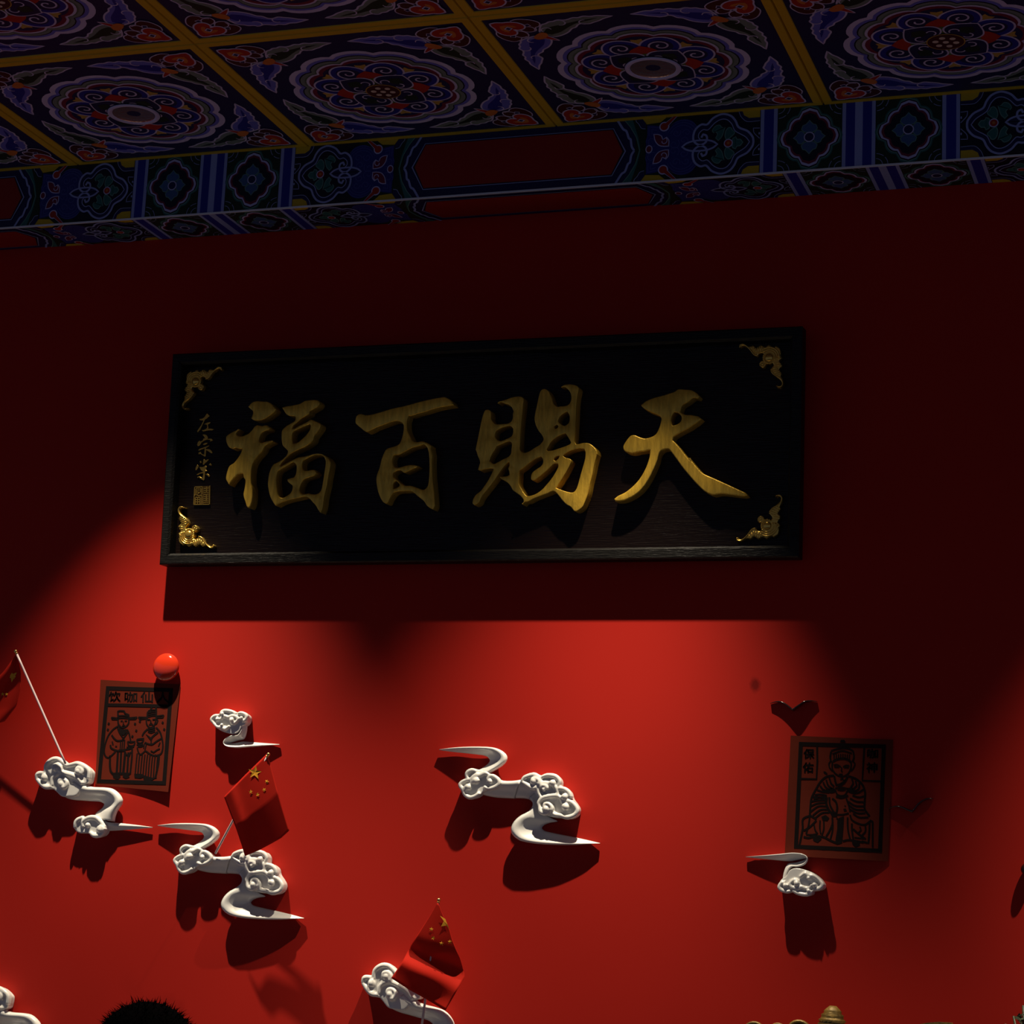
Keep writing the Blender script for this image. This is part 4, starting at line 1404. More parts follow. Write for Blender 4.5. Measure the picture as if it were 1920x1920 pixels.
me = head_mesh('cb', [(265, 265), (340, 175), (540, 118), (680, 145), (820, 128), (1000, 155), (1072, 260), (1060, 380), (1160, 400), (1260, 480), (1295, 600), (1380, 720), (1425, 820), (1390, 940), (1260, 1010), (1080, 1000), (900, 980), (720, 920), (640, 830), (620, 720), (660, 600), (620, 480), (560, 405), (400, 340)],
               [[(300, 270), (360, 190), (540, 135), (640, 180), (690, 260)], [(300, 270), (400, 330), (500, 395), (590, 385), (650, 310)], [(700, 180), (820, 145), (980, 170), (1055, 260), (1040, 360)],
                [(680, 580), (635, 480), (640, 360), (740, 300), (880, 320), (1000, 410), (1020, 520)], [(1020, 400), (1150, 420), (1245, 490), (1285, 600)],
                [(660, 790), (640, 700), (720, 600), (880, 560), (1030, 560), (1120, 650)], [(1110, 720), (1160, 660), (1300, 690), (1410, 820), (1370, 930), (1220, 985), (1080, 950), (960, 930), (890, 850)], [(650, 760), (680, 870), (780, 905), (860, 860)]],
               [(545, 265), (920, 300), (745, 430, 0.005), (1160, 575), (790, 820), (1190, 780)],
               [[(500, 300), (510, 230), (580, 205), (650, 260), (640, 330)], [(680, 400), (700, 350), (790, 360), (810, 420)], [(740, 800), (760, 720), (840, 715), (905, 790), (890, 860)], [(1130, 800), (1140, 750), (1200, 740)]],
               0.034, 0.050, 0.0042, OA)
bake(fuse(me, ca, 'cloud_head'))
d = W(295, 1548, .018) - W(100 / 11.294 + 815, 1390 + 175 / 11.294, .018)
clone(ca, 'porcelain_cloud', OA + d, 'double white porcelain cloud on the left with a red flag planted in it')
# --- cloud with a big head at upper left
OB = W(170, 1500, 0)
OB.y = 0
cb = thing('porcelain_cloud', 'white porcelain cloud below the left paper print, big head left and one tail right', 'wall ornament', OB, group=GRP)
me = rib_mesh('cd: 700,420 800,490 900,535 1010,545 1110,548 1230,568 1330,640 1386,730 1375,810 1315,900 1275,1000 1265,1085',
              'cd: 420,640 500,710 620,745 760,756 900,764 1030,772 1095,800 1105,830 1075,880 1000,935 955,980 900,1020',
              [(.042, .022), (.044, .018), (.046, .014), (.048, .014), (.048, .014), (.046, .016), (.040, .020)], 0.026, name='ribbon', origin=OB, crest=0.34, crest_h=0.010)
link('ribbon', me, cb)
me = rib_mesh('cd: 940,1000 1060,1040 1190,1092 1310,1104 1600,1136 1880,1174',
              'cd: 900,1270 1060,1250 1190,1234 1310,1228 1600,1208 1880,1186', [(.026, .020), (.026, .016), (.024, .014), (.018, .012), (.012, .010)], 0.02, name='tail_ribbon', origin=OB, crest=0.5, crest_h=0.007)
link('tail_ribbon', me, cb)
me = head_mesh('cd', [(55, 400), (85, 330), (190, 308), (220, 190), (300, 110), (390, 90), (470, 130), (540, 188), (640, 180), (720, 165), (820, 208), (905, 290), (910, 350), (880, 470), (800, 520), (760, 580), (690, 680), (560, 700), (450, 690), (340, 585), (220, 572), (150, 525), (125, 480), (60, 430)],
               [[(215, 330), (222, 215), (300, 130), (390, 108), (470, 150), (545, 215)], [(545, 215), (640, 195), (720, 182), (820, 225), (890, 300), (885, 420)], [(310, 520), (330, 400), (440, 325), (590, 350), (720, 410), (790, 500)], [(75, 420), (95, 345), (190, 325)], [(75, 420), (150, 500), (225, 550), (320, 540)]],
               [(395, 260, 0.0085), (730, 305), (470, 500), (195, 400)], [[(340, 290), (340, 220), (400, 195), (450, 240), (440, 310)], [(690, 310), (700, 260), (750, 250), (788, 290), (770, 350)], [(420, 500), (430, 440), (490, 420), (545, 470), (520, 545), (465, 550)], [(180, 440), (180, 380), (220, 360)]],
               0.034, 0.043, 0.0048, OB)
bake(fuse(me, cb, 'cloud_head'))
me = head_mesh('cd', [(650, 1150), (680, 1080), (780, 1015), (870, 1008), (960, 985), (1050, 1020), (1120, 1090), (1165, 1190), (1110, 1300), (980, 1325), (900, 1272), (740, 1270), (670, 1220)],
               [[(670, 1190), (700, 1080), (800, 1020)], [(800, 1180), (800, 1090), (890, 1030), (1000, 1030), (1070, 1090), (1150, 1180)], [(1150, 1190), (1090, 1290), (980, 1310), (910, 1260)]],
               [(870, 1145, 0.0062), (1080, 1215)], [[(1035, 1240), (1040, 1185), (1095, 1175), (1130, 1225)]], 0.028, 0.036, 0.0045, OB)
bake(fuse(me, cb, 'cloud_head'))
k0 = W(168, 1460, 0)
d = W(783, 1881, 0) - k0
clone(cb, 'porcelain_cloud', OB + d + Vector((-0.005, 0, 0.022)), 'white porcelain cloud at the bottom edge below the drooping red flag', (0, math.radians(9.5), 0), 1.0)
d = W(17, 1880, 0) - k0
clone(cb, 'porcelain_cloud', OB + d, 'white porcelain cloud cut off by the bottom left corner')
# --- small cloud
OC = W(460, 1370, 0)
OC.y = 0
cc = thing('porcelain_cloud', 'small white porcelain cloud above the middle flag, tail pointing right', 'wall ornament', OC, group=GRP)
me = rib_mesh('ce: 868,490 850,610 760,738 630,742 500,788 432,862 414,930 452,992 560,1034 750,1050 1000,1034 1400,1003 1772,974',
              'ce: 1000,420 985,640 920,830 770,870 640,915 560,946 540,955 575,950 650,938 770,915 900,892 1250,920 1772,962',
              [(.034, .026), (.036, .018), (.038, .012), (.040, .012), (.042, .013), (.042, .012), (.036, .010), (.024, .009), (.012, .008)], 0.016, name='ribbon', origin=OC, crest=0.2, crest_h=0.004)
link('ribbon', me, cc)
me = head_mesh('ce', [(130, 370), (160, 300), (250, 260), (355, 250), (380, 180), (480, 142), (640, 165), (745, 220), (850, 197), (960, 230), (1012, 295), (1010, 400), (950, 490), (870, 540), (800, 660), (700, 715), (560, 705), (400, 655), (280, 580), (180, 480)],
               [[(340, 270), (220, 290), (150, 370), (200, 460)], [(370, 250), (400, 185), (490, 160), (640, 185), (740, 240)], [(380, 380), (400, 310), (480, 290), (560, 320), (640, 285), (750, 310), (780, 380), (690, 460), (600, 430)], [(780, 230), (860, 212), (960, 250), (995, 310), (950, 390), (880, 400)], [(200, 460), (300, 550), (400, 560), (480, 600), (580, 520)]],
               [(290, 365, 0.005), (635, 385, 0.006), (865, 335, 0.0045), (395, 500, 0.004), (410, 235, 0.004)], [], 0.032, 0.044, 0.0034, OC)
bake(fuse(me, cc, 'cloud_head', 0.0013, 4))
tipC = W(385 + 1772 / 12.8, 1320 + 968 / 12.8, 0.01) - OC
tipD = W(1390 + 75 / 11.294, 1590 + 185 / 11.294, 0.01)
ang = math.radians(180)
v = Matrix.Rotation(ang, 3, 'Y') @ tipC * 1.02
clone(cc, 'porcelain_cloud', Vector((tipD.x - v.x, 0, tipD.z - v.z)), 'small white porcelain cloud below the right paper print, tail pointing left', (0, ang, 0), 1.02)


# ------------------------------------------------------------------ little flags
def star(cx, cy, r, rot):
    return [(cx + (r if k % 2 == 0 else r * 0.40) * math.sin(math.radians(rot + 36 * k)), cy - (r if k % 2 == 0 else r * 0.40) * math.cos(math.radians(rot + 36 * k))) for k in range(10)]


def flag(label, base, top, dbase, dtop, sides, depth, stars, creases, gilt, origin, sh=None):
    """sides: four pixel polylines (u along the top, v down): top, bottom, left, right; depth(u, v) in metres"""
    t = thing('hand_flag', label, 'flag', origin, group='small red flags with five yellow stars')
    b3, t3 = W(*base, dbase + 0.012) - origin, W(*top, dtop) - origin
    mb = MB()
    n = 10
    mb.add(*tube_geo([b3.lerp(t3, i / n) for i in range(n + 1)], 0.0026, 10), pole_m)
    link('pole', mb.mesh('pole', True), t)
    dirv = (t3 - b3).normalized()
    mb = MB()
    mb.add(*tube_geo([t3, t3 + dirv * 0.003], 0.0036, 10), gilt)
    mb.add(*ball_geo(t3 + dirv * 0.0065, 0.0042, 12, 8), gilt)
    link('finial', mb.mesh('finial', True), t)
    top_, bot, lef, rig = [resamp(s, 25) for s in sides]
    N = 25
    P00, P10, P01, P11 = top_[0], top_[-1], bot[0], bot[-1]

    def coons(u, v):
        def at(L, s):
            k = s * (N - 1)
            i = min(int(k), N - 2)
            return L[i] * (1 - (k - i)) + L[i + 1] * (k - i)
        a = at(top_, u) * (1 - v) + at(bot, u) * v
        b_ = at(lef, v) * (1 - u) + at(rig, v) * u
        c = (P00 * (1 - u) + P10 * u) * (1 - v) + (P01 * (1 - u) + P11 * u) * v
        return a + b_ - c
    m = 36
    vs, fs = [], []
    for j in range(m + 1):
        for i in range(m + 1):
            u, v = i / m, j / m
            q = coons(u, v)
            d = depth(u, v) + creases(u, v)
            vs.append(W(q[0], q[1], d) - origin)
    for j in range(m):
        for i in range(m):
            a = j * (m + 1) + i
            fs.append((a, a + m + 1, a + m + 2, a + 1))
    mb = MB()
    mb.add(vs, fs, flag_red)
    me = mb.mesh('cloth', True)
    o = link('cloth', me, t)
    so = o.modifiers.new('thick', 'SOLIDIFY')
    so.thickness = 0.0006
    so.offset = 0
    for sx, sy, r, rot, dd in stars:
        mb = MB()
        pts = star(sx, sy, r, rot) if not isinstance(r, list) else r
        # lies on the cloth: find the nearest cloth point for the depth
        best = min(((u / 20, v / 20) for u in range(21) for v in range(21)), key=lambda uv: (coons(*uv)[0] - sx) ** 2 + (coons(*uv)[1] - sy) ** 2)
        d0 = depth(*best) + creases(*best)
        cc_ = W(sx, sy, d0 + 0.0012) - origin
        e = 0.02
        def dn(q):
            bb = min(((best[0] + a * 0.02, best[1] + b_ * 0.02) for a in range(-6, 7) for b_ in range(-6, 7)), key=lambda uv: (coons(*np.clip(uv, 0, 1))[0] - q[0]) ** 2 + (coons(*np.clip(uv, 0, 1))[1] - q[1]) ** 2)
            bb = np.clip(bb, 0, 1)
            return depth(*bb) + creases(*bb)
        vs2 = [W(q[0], q[1], dn(q) + dd) - origin for q in pts]
        mb.add([cc_ + Vector((0, -(dd - 0.0012), 0))] + vs2, [(0, 1 + k, 1 + (k + 1) % len(pts)) for k in range(len(pts))], star_y)
        link('star', mb.mesh('star'), t)
    return t


def resamp(pts, n):
    P_ = [np.array(p, float) for p in pts]
    L = [0]
    for a, b_ in zip(P_, P_[1:]):
        L.append(L[-1] + np.linalg.norm(b_ - a))
    out = []
    for k in range(n):
        s = L[-1] * k / (n - 1)
        i = min(max(np.searchsorted(L, s) - 1, 0), len(P_) - 2)
        t = (s - L[i]) / max(L[i + 1] - L[i], 1e-9)
        out.append(P_[i] * (1 - t) + P_[i + 1] * t)
    return out


gilt = mat('gilt_finial', (0.75, 0.50, 0.16), 0.2, metal=0.95)
fold = lambda x, c, w: math.exp(-((x - c) / w) ** 2)
o_ = W(405, 1592, 0.02)
flag('small red flag with five yellow stars planted in the left double cloud', (404, 1600), (501, 1419), 0.020, 0.118,
     [px('fl: 1005,475 820,655 640,840'), px('fl: 1200,1130 1130,1195 1050,1240 940,1300 820,1350'), px('fl: 1005,475 1040,560 1090,760 1130,900 1200,1130'), px('fl: 640,840 700,1000 745,1115 790,1250 820,1350')],
     lambda u, v: 0.124 - 0.030 * u - 0.014 * v, [(280 + 905 / 4.572, 1310 + 632 / 4.572, 13.5, 8, .0014), (280 + 1008 / 4.572, 1310 + 710 / 4.572, 4.2, 20, .0014), (280 + 985 / 4.572, 1310 + 781 / 4.572, 4.2, 40, .0014), (280 + 928 / 4.572, 1310 + 821 / 4.572, 4.2, 10, .0014), (280 + 869 / 4.572, 1310 + 798 / 4.572, 4.2, 0, .0014)],
     lambda u, v: 0.010 * abs(v - 0.5) * (-1 if v < 0.5 else -1.6) + 0.004 * math.sin(5 * u + 1) * v + 0.006 * fold(u, 0.86, 0.12) * (1 - 0.5 * v), gilt, o_)
o_ = W(792, 1912, 0.02)
flag('drooping red flag with yellow stars above the bottom middle cloud', (791, 1922), (822, 1693), 0.022, 0.060,
     [px('fm: 1335,240 1338,244 1342,248'), px('fm: 690,1285 930,1440 1180,1580 1440,1735'), px('fm: 1335,240 1220,430 1070,660 950,850 850,1050 690,1285'), px('fm: 1342,248 1400,400 1500,620 1540,760 1640,1000 1715,1250 1560,1530 1440,1735')],
     lambda u, v: 0.070 - 0.016 * v - 0.006 * (1 - u) * v, [(640 + 1425 / 7.385, 1660 + 500 / 7.385, [(640 + a / 7.385, 1660 + b_ / 7.385) for a, b_ in ((1365, 420), (1440, 465), (1470, 545), (1500, 615), (1455, 555), (1380, 570), (1415, 510), (1405, 465))], 0, .0014)] +
     [(640 + a / 7.385, 1660 + b_ / 7.385, 4.4, r_, .0014) for a, b_, r_ in ((1245, 607, 10), (1272, 730, 25), (1387, 805, 5), (1502, 782, 0))],
     lambda u, v: 0.004 * math.sin(6.0 * u * v + 0.6) + 0.012 * fold(v, 0.62, 0.10) * (-1) + 0.005 * fold(v, 0.80, 0.08), gilt, o_)
o_ = W(122, 1428, 0.02)
flag('red flag on a slim white pole at the left edge of the wall', (123, 1432), (31.5, 1226), 0.030, 0.085,
     [px('f0: 262,240 268,244 275,250'), px('f0: -700,1330 -420,1420 -160,1400 80,1330'), px('f0: 262,240 60,520 -330,900 -700,1330'), px('f0: 275,250 340,520 340,760 270,1080 80,1330')],
     lambda u, v: 0.080 - 0.030 * v - 0.008 * (1 - u) * v, [(207 / 8.727, 1200 + 595 / 8.727, 11.8, 190, .0014), (42 / 8.727, 1200 + 885 / 8.727, 3.6, 0, .0014), (106 / 8.727, 1200 + 885 / 8.727, 3.4, 0, .0014)],
     lambda u, v: 0.004 * math.sin(7 * u + 2 * v), gilt, o_)


# ------------------------------------------------------------------ paper prints
def lerp2(c, u, v):
    a = np.array(c[0]) * (1 - u) + np.array(c[1]) * u
    b_ = np.array(c[3]) * (1 - u) + np.array(c[2]) * u
    return a * (1 - v) + b_ * v


def invq(c, x, y):
    """pixel -> (u, v) inside the sheet"""
    u = v = 0.5
    for _ in range(12):
        p0 = lerp2(c, u, v)
        du = (lerp2(c, u + 1e-4, v) - p0) / 1e-4
        dv = (lerp2(c, u, v + 1e-4) - p0) / 1e-4
        J = np.array([[du[0], dv[0]], [du[1], dv[1]]])
        s = np.linalg.solve(J, np.array([x, y]) - p0)
        u += s[0]
        v += s[1]
    return u, v


def sheet(label, corners, curl, draw, texts):
    o0 = W(*lerp2(corners, 0.5, 0.5), 0.0)
    t = thing('paper_print', label, 'print', o0, group='black woodcut prints on brown paper')
    m = 20
    vs, fs = [], []
    for j in range(m + 1):
        for i in range(m + 1):
            u, v = i / m, j / m
            q = lerp2(corners, u, v)
            vs.append(W(q[0], q[1], curl(u, v)) - o0)
    for j in range(m):
        for i in range(m):
            a = j * (m + 1) + i
            fs.append((a, a + m + 1, a + m + 2, a + 1))
    mb = MB()
    mb.add(vs, fs, paper_m)
    o = link('paper', mb.mesh('paper', False), t)
    so = o.modifiers.new('thick', 'SOLIDIFY')
    so.thickness = 0.0003
    so.offset = 0

    def f(x, y, z):
        u, v = invq(corners, x, y)
        return W(x, y, curl(min(max(u, 0), 1), min(max(v, 0), 1)) + 0.0007 + 0.0001 * z) - o0
    mb = MB()
    draw(mb, f)
    link('printed_picture', mb.mesh('printed_picture'), t)
    for body, quad in texts:
        c = bpy.data.curves.new('txt', 'FONT')
        c.body = body
        c.resolution_u = 2
        to = bpy.data.objects.new('txt', c)
        COL.objects.link(to)
        dg = bpy.context.evaluated_depsgraph_get()
        dg.update()
        me = bpy.data.meshes.new_from_object(to.evaluated_get(dg))
        bpy.data.objects.remove(to)
        co = np.array([v_.co[:2] for v_ in me.vertices])
        mn, mxx = co.min(0), co.max(0)
        def fx(p):
            u, v = (p[0] - mn[0]) / (mxx[0] - mn[0]), 1 - (p[1] - mn[1]) / (mxx[1] - mn[1])
            q = lerp2(quad, u, v)
            return tuple(f(q[0], q[1], 1))
        xform(me, fx)
        me.materials.clear()
        me.materials.append(ink)
        bmw = bmesh.new()
        bmw.from_mesh(me)
        for sx_, sz_ in ((0.0007, 0), (-0.0007, 0), (0, 0.0006), (0, -0.0006)):
            m2 = me.copy()
            m2.transform(Matrix.Translation((sx_, -0.00003, sz_)))
            bmw.from_mesh(m2)
            bpy.data.meshes.remove(m2)
        bmw.to_mesh(me)
        bmw.free()
        link('printed_word', me, t)
    return t


def pen(mb, f, crop):
    ox, oy, s = CR[crop]
    g = lambda L: [(ox + x / s, oy + y / s) for x, y in L]

    def line(L, w=30, closed=False, smooth=True):
        q = g(L)
        if smooth and len(q) > 2:
            q = crom(q, 4, closed)
        stroke(mb, q, w / s, ink, 1, f, closed=closed)

    def blob(L):
        q = crom(g(L), 4)
        flat(mb, ccw(q), ink, 1, f)

    def quadband(o, t):        # frame drawn as four bars
        pass
    return g, line, blob


def frame_bars(mb, f, c, w):
    """c: outer corners in pixels, w: bar width in pixels"""
    C = [np.array(q, float) for q in c]
    ctr = sum(C) / 4
    inn = []
    for i in range(4):
        a, b_ = C[i - 1] - C[i], C[(i + 1) % 4] - C[i]
        a, b_ = a / np.linalg.norm(a), b_ / np.linalg.norm(b_)
        inn.append(C[i] + (a + b_) * w)
    for i in range(4):
        j = (i + 1) % 4
        n = 6
        pts = [C[i] + (C[j] - C[i]) * k / n for k in range(n + 1)] + [inn[j] + (inn[i] - inn[j]) * k / n for k in range(n + 1)]
        vs = [f(q[0], q[1], 0.5) for q in pts]
        N = n + 1
        mb.add(vs, [(k, k + 1, 2 * N - 2 - k, 2 * N - 1 - k) for k in range(n)], ink)


def draw1(mb, f):
    frame_bars(mb, f, [(199, 1286.5), (324.5, 1290.5), (311, 1471.8), (181.5, 1468.3)], 7.2)
    g, line, blob = pen(mb, f, 'P1')
    line([(300, 1190), (700, 1195), (1100, 1205), (1600, 1215)], 62, smooth=False)
    g, line, blob = pen(mb, f, 'P2')
    # left man
    line([(550, 200), (545, 40), (590, 30), (670, 35), (690, 80), (760, 110), (765, 200)], 34)
    line([(550, 130), (650, 125), (765, 140)], 26); line([(550, 175), (650, 170), (765, 180)], 26)
    for a in ([(420, 160), (545, 175)], [(430, 200), (545, 200)], [(415, 155), (435, 205)], [(765, 170), (930, 155)], [(765, 195), (890, 195)], [(930, 155), (890, 200)]):
        line(a, 26, smooth=False)
    line([(550, 190), (550, 270), (580, 330), (650, 365), (720, 330), (760, 270), (762, 190)], 30)
    line([(600, 235), (640, 228)], 26, smooth=False); line([(680, 230), (730, 230)], 26, smooth=False); line([(655, 240), (650, 290), (670, 295)], 18); line([(630, 325), (690, 322)], 20, smooth=False)
    line([(555, 330), (450, 400), (350, 530), (290, 700), (270, 850), (300, 940), (360, 965), (420, 920), (500, 840)], 30)
    line([(730, 400), (765, 470), (790, 570), (800, 640)], 28)
    blob([(560, 330), (600, 380), (660, 400), (720, 390), (720, 450), (660, 520), (620, 500), (570, 420)])
    line([(540, 370), (580, 470), (640, 560), (650, 620)], 28); line([(740, 460), (690, 530), (660, 570)], 30)
    line([(420, 510), (470, 580), (530, 625), (620, 620), (680, 600)], 32); line([(395, 710), (410, 770), (480, 810), (560, 830), (640, 820)], 34)
    line([(600, 630), (590, 800)], 24); line([(640, 630), (625, 800)], 24); line([(680, 610), (665, 810)], 26)
    blob([(560, 800), (700, 800), (700, 840), (560, 850)])
    line([(430, 640), (450, 710)], 24, smooth=False); line([(490, 740), (530, 740)], 24, smooth=False)
    line([(740, 640), (810, 660), (885, 640), (870, 710), (810, 730), (755, 710), (740, 640)], 28); line([(745, 650), (885, 645)], 30, smooth=False); line([(720, 750), (810, 765), (870, 735)], 26)
    line([(690, 800), (780, 790), (830, 760)], 30); line([(680, 830), (720, 910), (770, 935), (800, 850)], 28); line([(830, 770), (825, 950), (810, 1100), (790, 1290)], 36)
    line([(390, 920), (385, 1100), (400, 1230), (440, 1290)], 42)
    for x0, x1, w in ((545, 520, 44), (610, 590, 40), (690, 650, 48), (755, 730, 40)):
        line([(x0, 860), ((x0 + x1) / 2, 1080), (x1, 1280)], w)
    blob([(420, 1270), (600, 1260), (800, 1270), (790, 1310), (600, 1310), (430, 1310)])
    blob([(440, 1290), (560, 1290), (600, 1350), (540, 1400), (450, 1370)]); blob([(650, 1290), (740, 1290), (780, 1360), (700, 1385), (640, 1350)])
    # right man
    line([(1130, 190), (1140, 60), (1190, 30), (1220, -40), (1280, -80), (1310, -20), (1310, 190)], 34)
    for y in (10, 50, 92, 130):
        line([(1150, y + 18), (1230, y), (1305, y)], 24)
    for a in ([(960, 155), (1120, 160)], [(985, 200), (1120, 180)], [(955, 150), (985, 205)], [(1320, 135), (1460, 115)], [(1320, 165), (1440, 165)], [(1465, 115), (1440, 170)]):
        line(a, 26, smooth=False)
    line([(1110, 190), (1120, 290), (1160, 350), (1205, 365), (1260, 330), (1290, 270), (1310, 190)], 28)
    line([(1320, 190), (1345, 220), (1320, 280), (1290, 300)], 24)
    line([(1130, 205), (1190, 205)], 30, smooth=False); line([(1235, 205), (1295, 200)], 30, smooth=False); line([(1205, 215), (1195, 270), (1225, 272)], 20); line([(1165, 305), (1250, 300)], 26, smooth=False)
    for y in (365, 405, 445):
        line([(1145, y), (1210, y + 22), (1290, y - 10)], 26)
    blob([(1090, 480), (1200, 560), (1330, 430), (1360, 470), (1250, 560), (1215, 640), (1180, 600)])
    line([(1140, 390), (1070, 460), (1030, 530)], 32); line([(1310, 360), (1390, 460), (1430, 600), (1445, 740), (1410, 880), (1300, 925), (1200, 900), (1100, 830)], 32)
    line([(1210, 560), (1210, 690)], 28); line([(1080, 660), (1150, 690), (1230, 700), (1330, 630), (1420, 580)], 32); line([(1200, 830), (1260, 860), (1330, 810), (1385, 785)], 28); line([(1355, 740), (1390, 660)], 24, smooth=False)
    line([(925, 600), (990, 590), (1060, 580), (1045, 640), (990, 675), (935, 650), (925, 600)], 28); line([(925, 605), (1055, 595)], 34, smooth=False); line([(920, 700), (980, 715), (1050, 690)], 30); line([(940, 745), (1010, 745), (1060, 720)], 24)
    line([(1075, 680), (1060, 780)], 22, smooth=False); line([(1115, 690), (1085, 810)], 22, smooth=False)
    line([(930, 760), (960, 870), (1000, 905), (1070, 850), (1090, 820)], 28)
    for k in range(9):
        x0 = 930 + 52 * k
        line([(x0, 880 if k < 2 else 900), (x0 - 20, 1080), (x0 - 40, 1300 + 10 * k)], 26)
    line([(1370, 900), (1350, 1100), (1290, 1380)], 40)
    blob([(870, 1290), (1010, 1290), (1100, 1330), (1290, 1380), (1180, 1440), (1070, 1440), (1050, 1360), (990, 1380), (880, 1370)])
    for x, y in ((362, 285), (345, 405), (888, 290), (912, 425), (1440, 265), (1470, 400), (835, 540), (985, 240)):
        blob([(x - 26, y + 8), (x - 8, y - 30), (x + 26, y - 8), (x + 8, y + 32)])


def draw2(mb, f):
    frame_bars(mb, f, [(1498, 1391), (1661, 1396), (1653.5, 1599), (1488.5, 1591)], 7.4)
    g, line, blob = pen(mb, f, 'Q1')
    line([(540, 240), (545, 500), (530, 790), (250, 785)], 30, smooth=False); line([(1315, 240), (1300, 500), (1280, 815), (1600, 830)], 30, smooth=False)
    blob([(915, 190), (930, 150), (990, 150), (1010, 190)])
    line([(770, 330), (860, 300), (960, 285), (1060, 295), (1130, 330)], 26); line([(790, 380), (950, 330), (1110, 370)], 24); line([(800, 500), (860, 470), (960, 455), (1050, 475), (1100, 520)], 34)
    line([(770, 340), (755, 430), (770, 510)], 28); line([(1130, 330), (1145, 430), (1120, 510)], 28)
    for x in range(820, 1090, 36):
        line([(x, 375 + abs(x - 950) * 0.1), (x - 4, 460)], 18, smooth=False)
    line([(790, 500), (790, 620), (840, 700), (940, 750), (1040, 710), (1090, 620), (1100, 520)], 24)
    line([(760, 500), (735, 540), (745, 600), (790, 660)], 22); line([(1125, 500), (1160, 540), (1130, 620), (1090, 660)], 22)
    line([(810, 560), (870, 555), (930, 590)], 20); line([(965, 590), (1020, 565), (1070, 575)], 20); line([(820, 590), (900, 595)], 22, smooth=False); line([(980, 600), (1060, 600)], 22, smooth=False); line([(945, 600), (935, 660), (960, 670)], 18); line([(900, 715), (960, 715)], 26, smooth=False)
    line([(820, 730), (700, 750), (600, 830), (520, 960), (450, 1100), (430, 1250), (420, 1400)], 30); line([(1050, 740), (1180, 790), (1280, 880), (1325, 1000), (1320, 1150), (1320, 1280), (1400, 1400)], 32)
    line([(820, 740), (840, 830), (860, 900)], 34); line([(1040, 750), (990, 840), (930, 890)], 34); blob([(850, 880), (930, 850), (1000, 790), (1000, 860), (900, 910)]); line([(920, 800), (960, 780), (980, 830)], 22)
    for a in ([(740, 770), (770, 860), (820, 910)], [(690, 800), (720, 890), (790, 950)], [(640, 840), (680, 920), (750, 970)], [(590, 900), (640, 960), (720, 985)], [(540, 970), (640, 1000), (740, 1010)], [(500, 1050), (600, 1040), (700, 1060)], [(480, 1120), (580, 1090), (690, 1110)],
              [(1110, 790), (1130, 860), (1090, 930)], [(1170, 820), (1190, 900), (1120, 960)], [(1230, 860), (1220, 950), (1130, 1000)], [(1300, 960), (1220, 1010), (1130, 1030)], [(1310, 1070), (1230, 1090), (1120, 1060)]):
        line(a, 27)
    blob([(720, 960), (800, 930), (840, 960), (830, 1010), (760, 1020), (710, 990)]); blob([(1030, 940), (1110, 930), (1160, 980), (1120, 1030), (1050, 1000)])
    line([(835, 940), (930, 925), (1040, 945)], 22); blob([(850, 965), (940, 950), (1035, 968), (940, 985)]); line([(840, 970), (870, 1040), (940, 1065), (1000, 1045), (1045, 970)], 24); line([(850, 1075), (940, 1095), (1050, 1060)], 34)
    g, line, blob = pen(mb, f, 'Q2')
    for a in ([(470, 30), (560, 40), (690, 30)], [(450, 110), (560, 90), (680, 85)], [(430, 190), (550, 140), (690, 130)], [(430, 280), (560, 190), (700, 190)], [(470, 340), (590, 250), (720, 240)], [(510, 380), (620, 300), (740, 290)],
              [(1080, 60), (1180, 110), (1300, 120)], [(1050, 110), (1160, 180), (1300, 190)], [(1060, 170), (1170, 240), (1310, 250)], [(1080, 240), (1200, 300), (1330, 300)], [(1130, 310), (1230, 370), (1380, 370)], [(1080, 330), (1110, 410), (1210, 470), (1320, 490), (1400, 440)]):
        line(a, 27)
    line([(700, 40), (690, 140), (740, 260), (820, 330)], 40); line([(740, 40), (750, 160), (800, 260), (850, 320)], 30); line([(790, 60), (850, 120), (870, 220), (850, 320)], 32); line([(1020, 60), (1060, 180), (1080, 280)], 28)
    blob([(980, 180), (1010, 170), (1010, 200)]); blob([(970, 230), (1010, 225), (1030, 265), (980, 275)])
    blob([(760, 310), (860, 310), (870, 360), (790, 360)]); line([(860, 325), (960, 325), (1060, 300)], 26)
    blob([(610, 360), (680, 330), (740, 380), (710, 430), (630, 420)])
    line([(430, 340), (310, 400), (305, 560), (250, 830)], 32); line([(430, 340), (530, 400)], 32, smooth=False); line([(420, 360), (400, 500), (360, 640)], 26); line([(530, 420), (430, 520), (320, 590)], 30); line([(490, 490), (510, 580), (550, 640)], 26); line([(590, 420), (585, 540), (600, 640)], 24); line([(650, 430), (650, 560), (620, 660)], 24)
    line([(790, 370), (790, 480), (740, 600), (690, 680)], 30); line([(860, 380), (900, 420)], 26, smooth=False); line([(800, 480), (790, 600), (760, 720)], 26)
    blob([(880, 400), (980, 350), (970, 560), (950, 790), (880, 810), (840, 770), (870, 560)])
    line([(1040, 370), (1040, 480), (1050, 600), (1080, 720)], 28); line([(1110, 470), (1110, 560), (1130, 720)], 30); line([(1130, 560), (1220, 640), (1330, 720)], 30); line([(1330, 500), (1330, 600), (1270, 670)], 26); line([(1240, 520), (1260, 580), (1220, 620)], 24); line([(1400, 430), (1395, 600), (1380, 790), (1270, 760)], 30)
    line([(1400, 420), (1450, 440), (1450, 640), (1450, 860)], 30)
    line([(320, 690), (400, 705), (500, 680), (640, 690), (760, 750), (880, 800)], 34); line([(360, 650), (450, 655), (540, 640)], 24); line([(960, 760), (1060, 740), (1200, 760), (1300, 780)], 32)
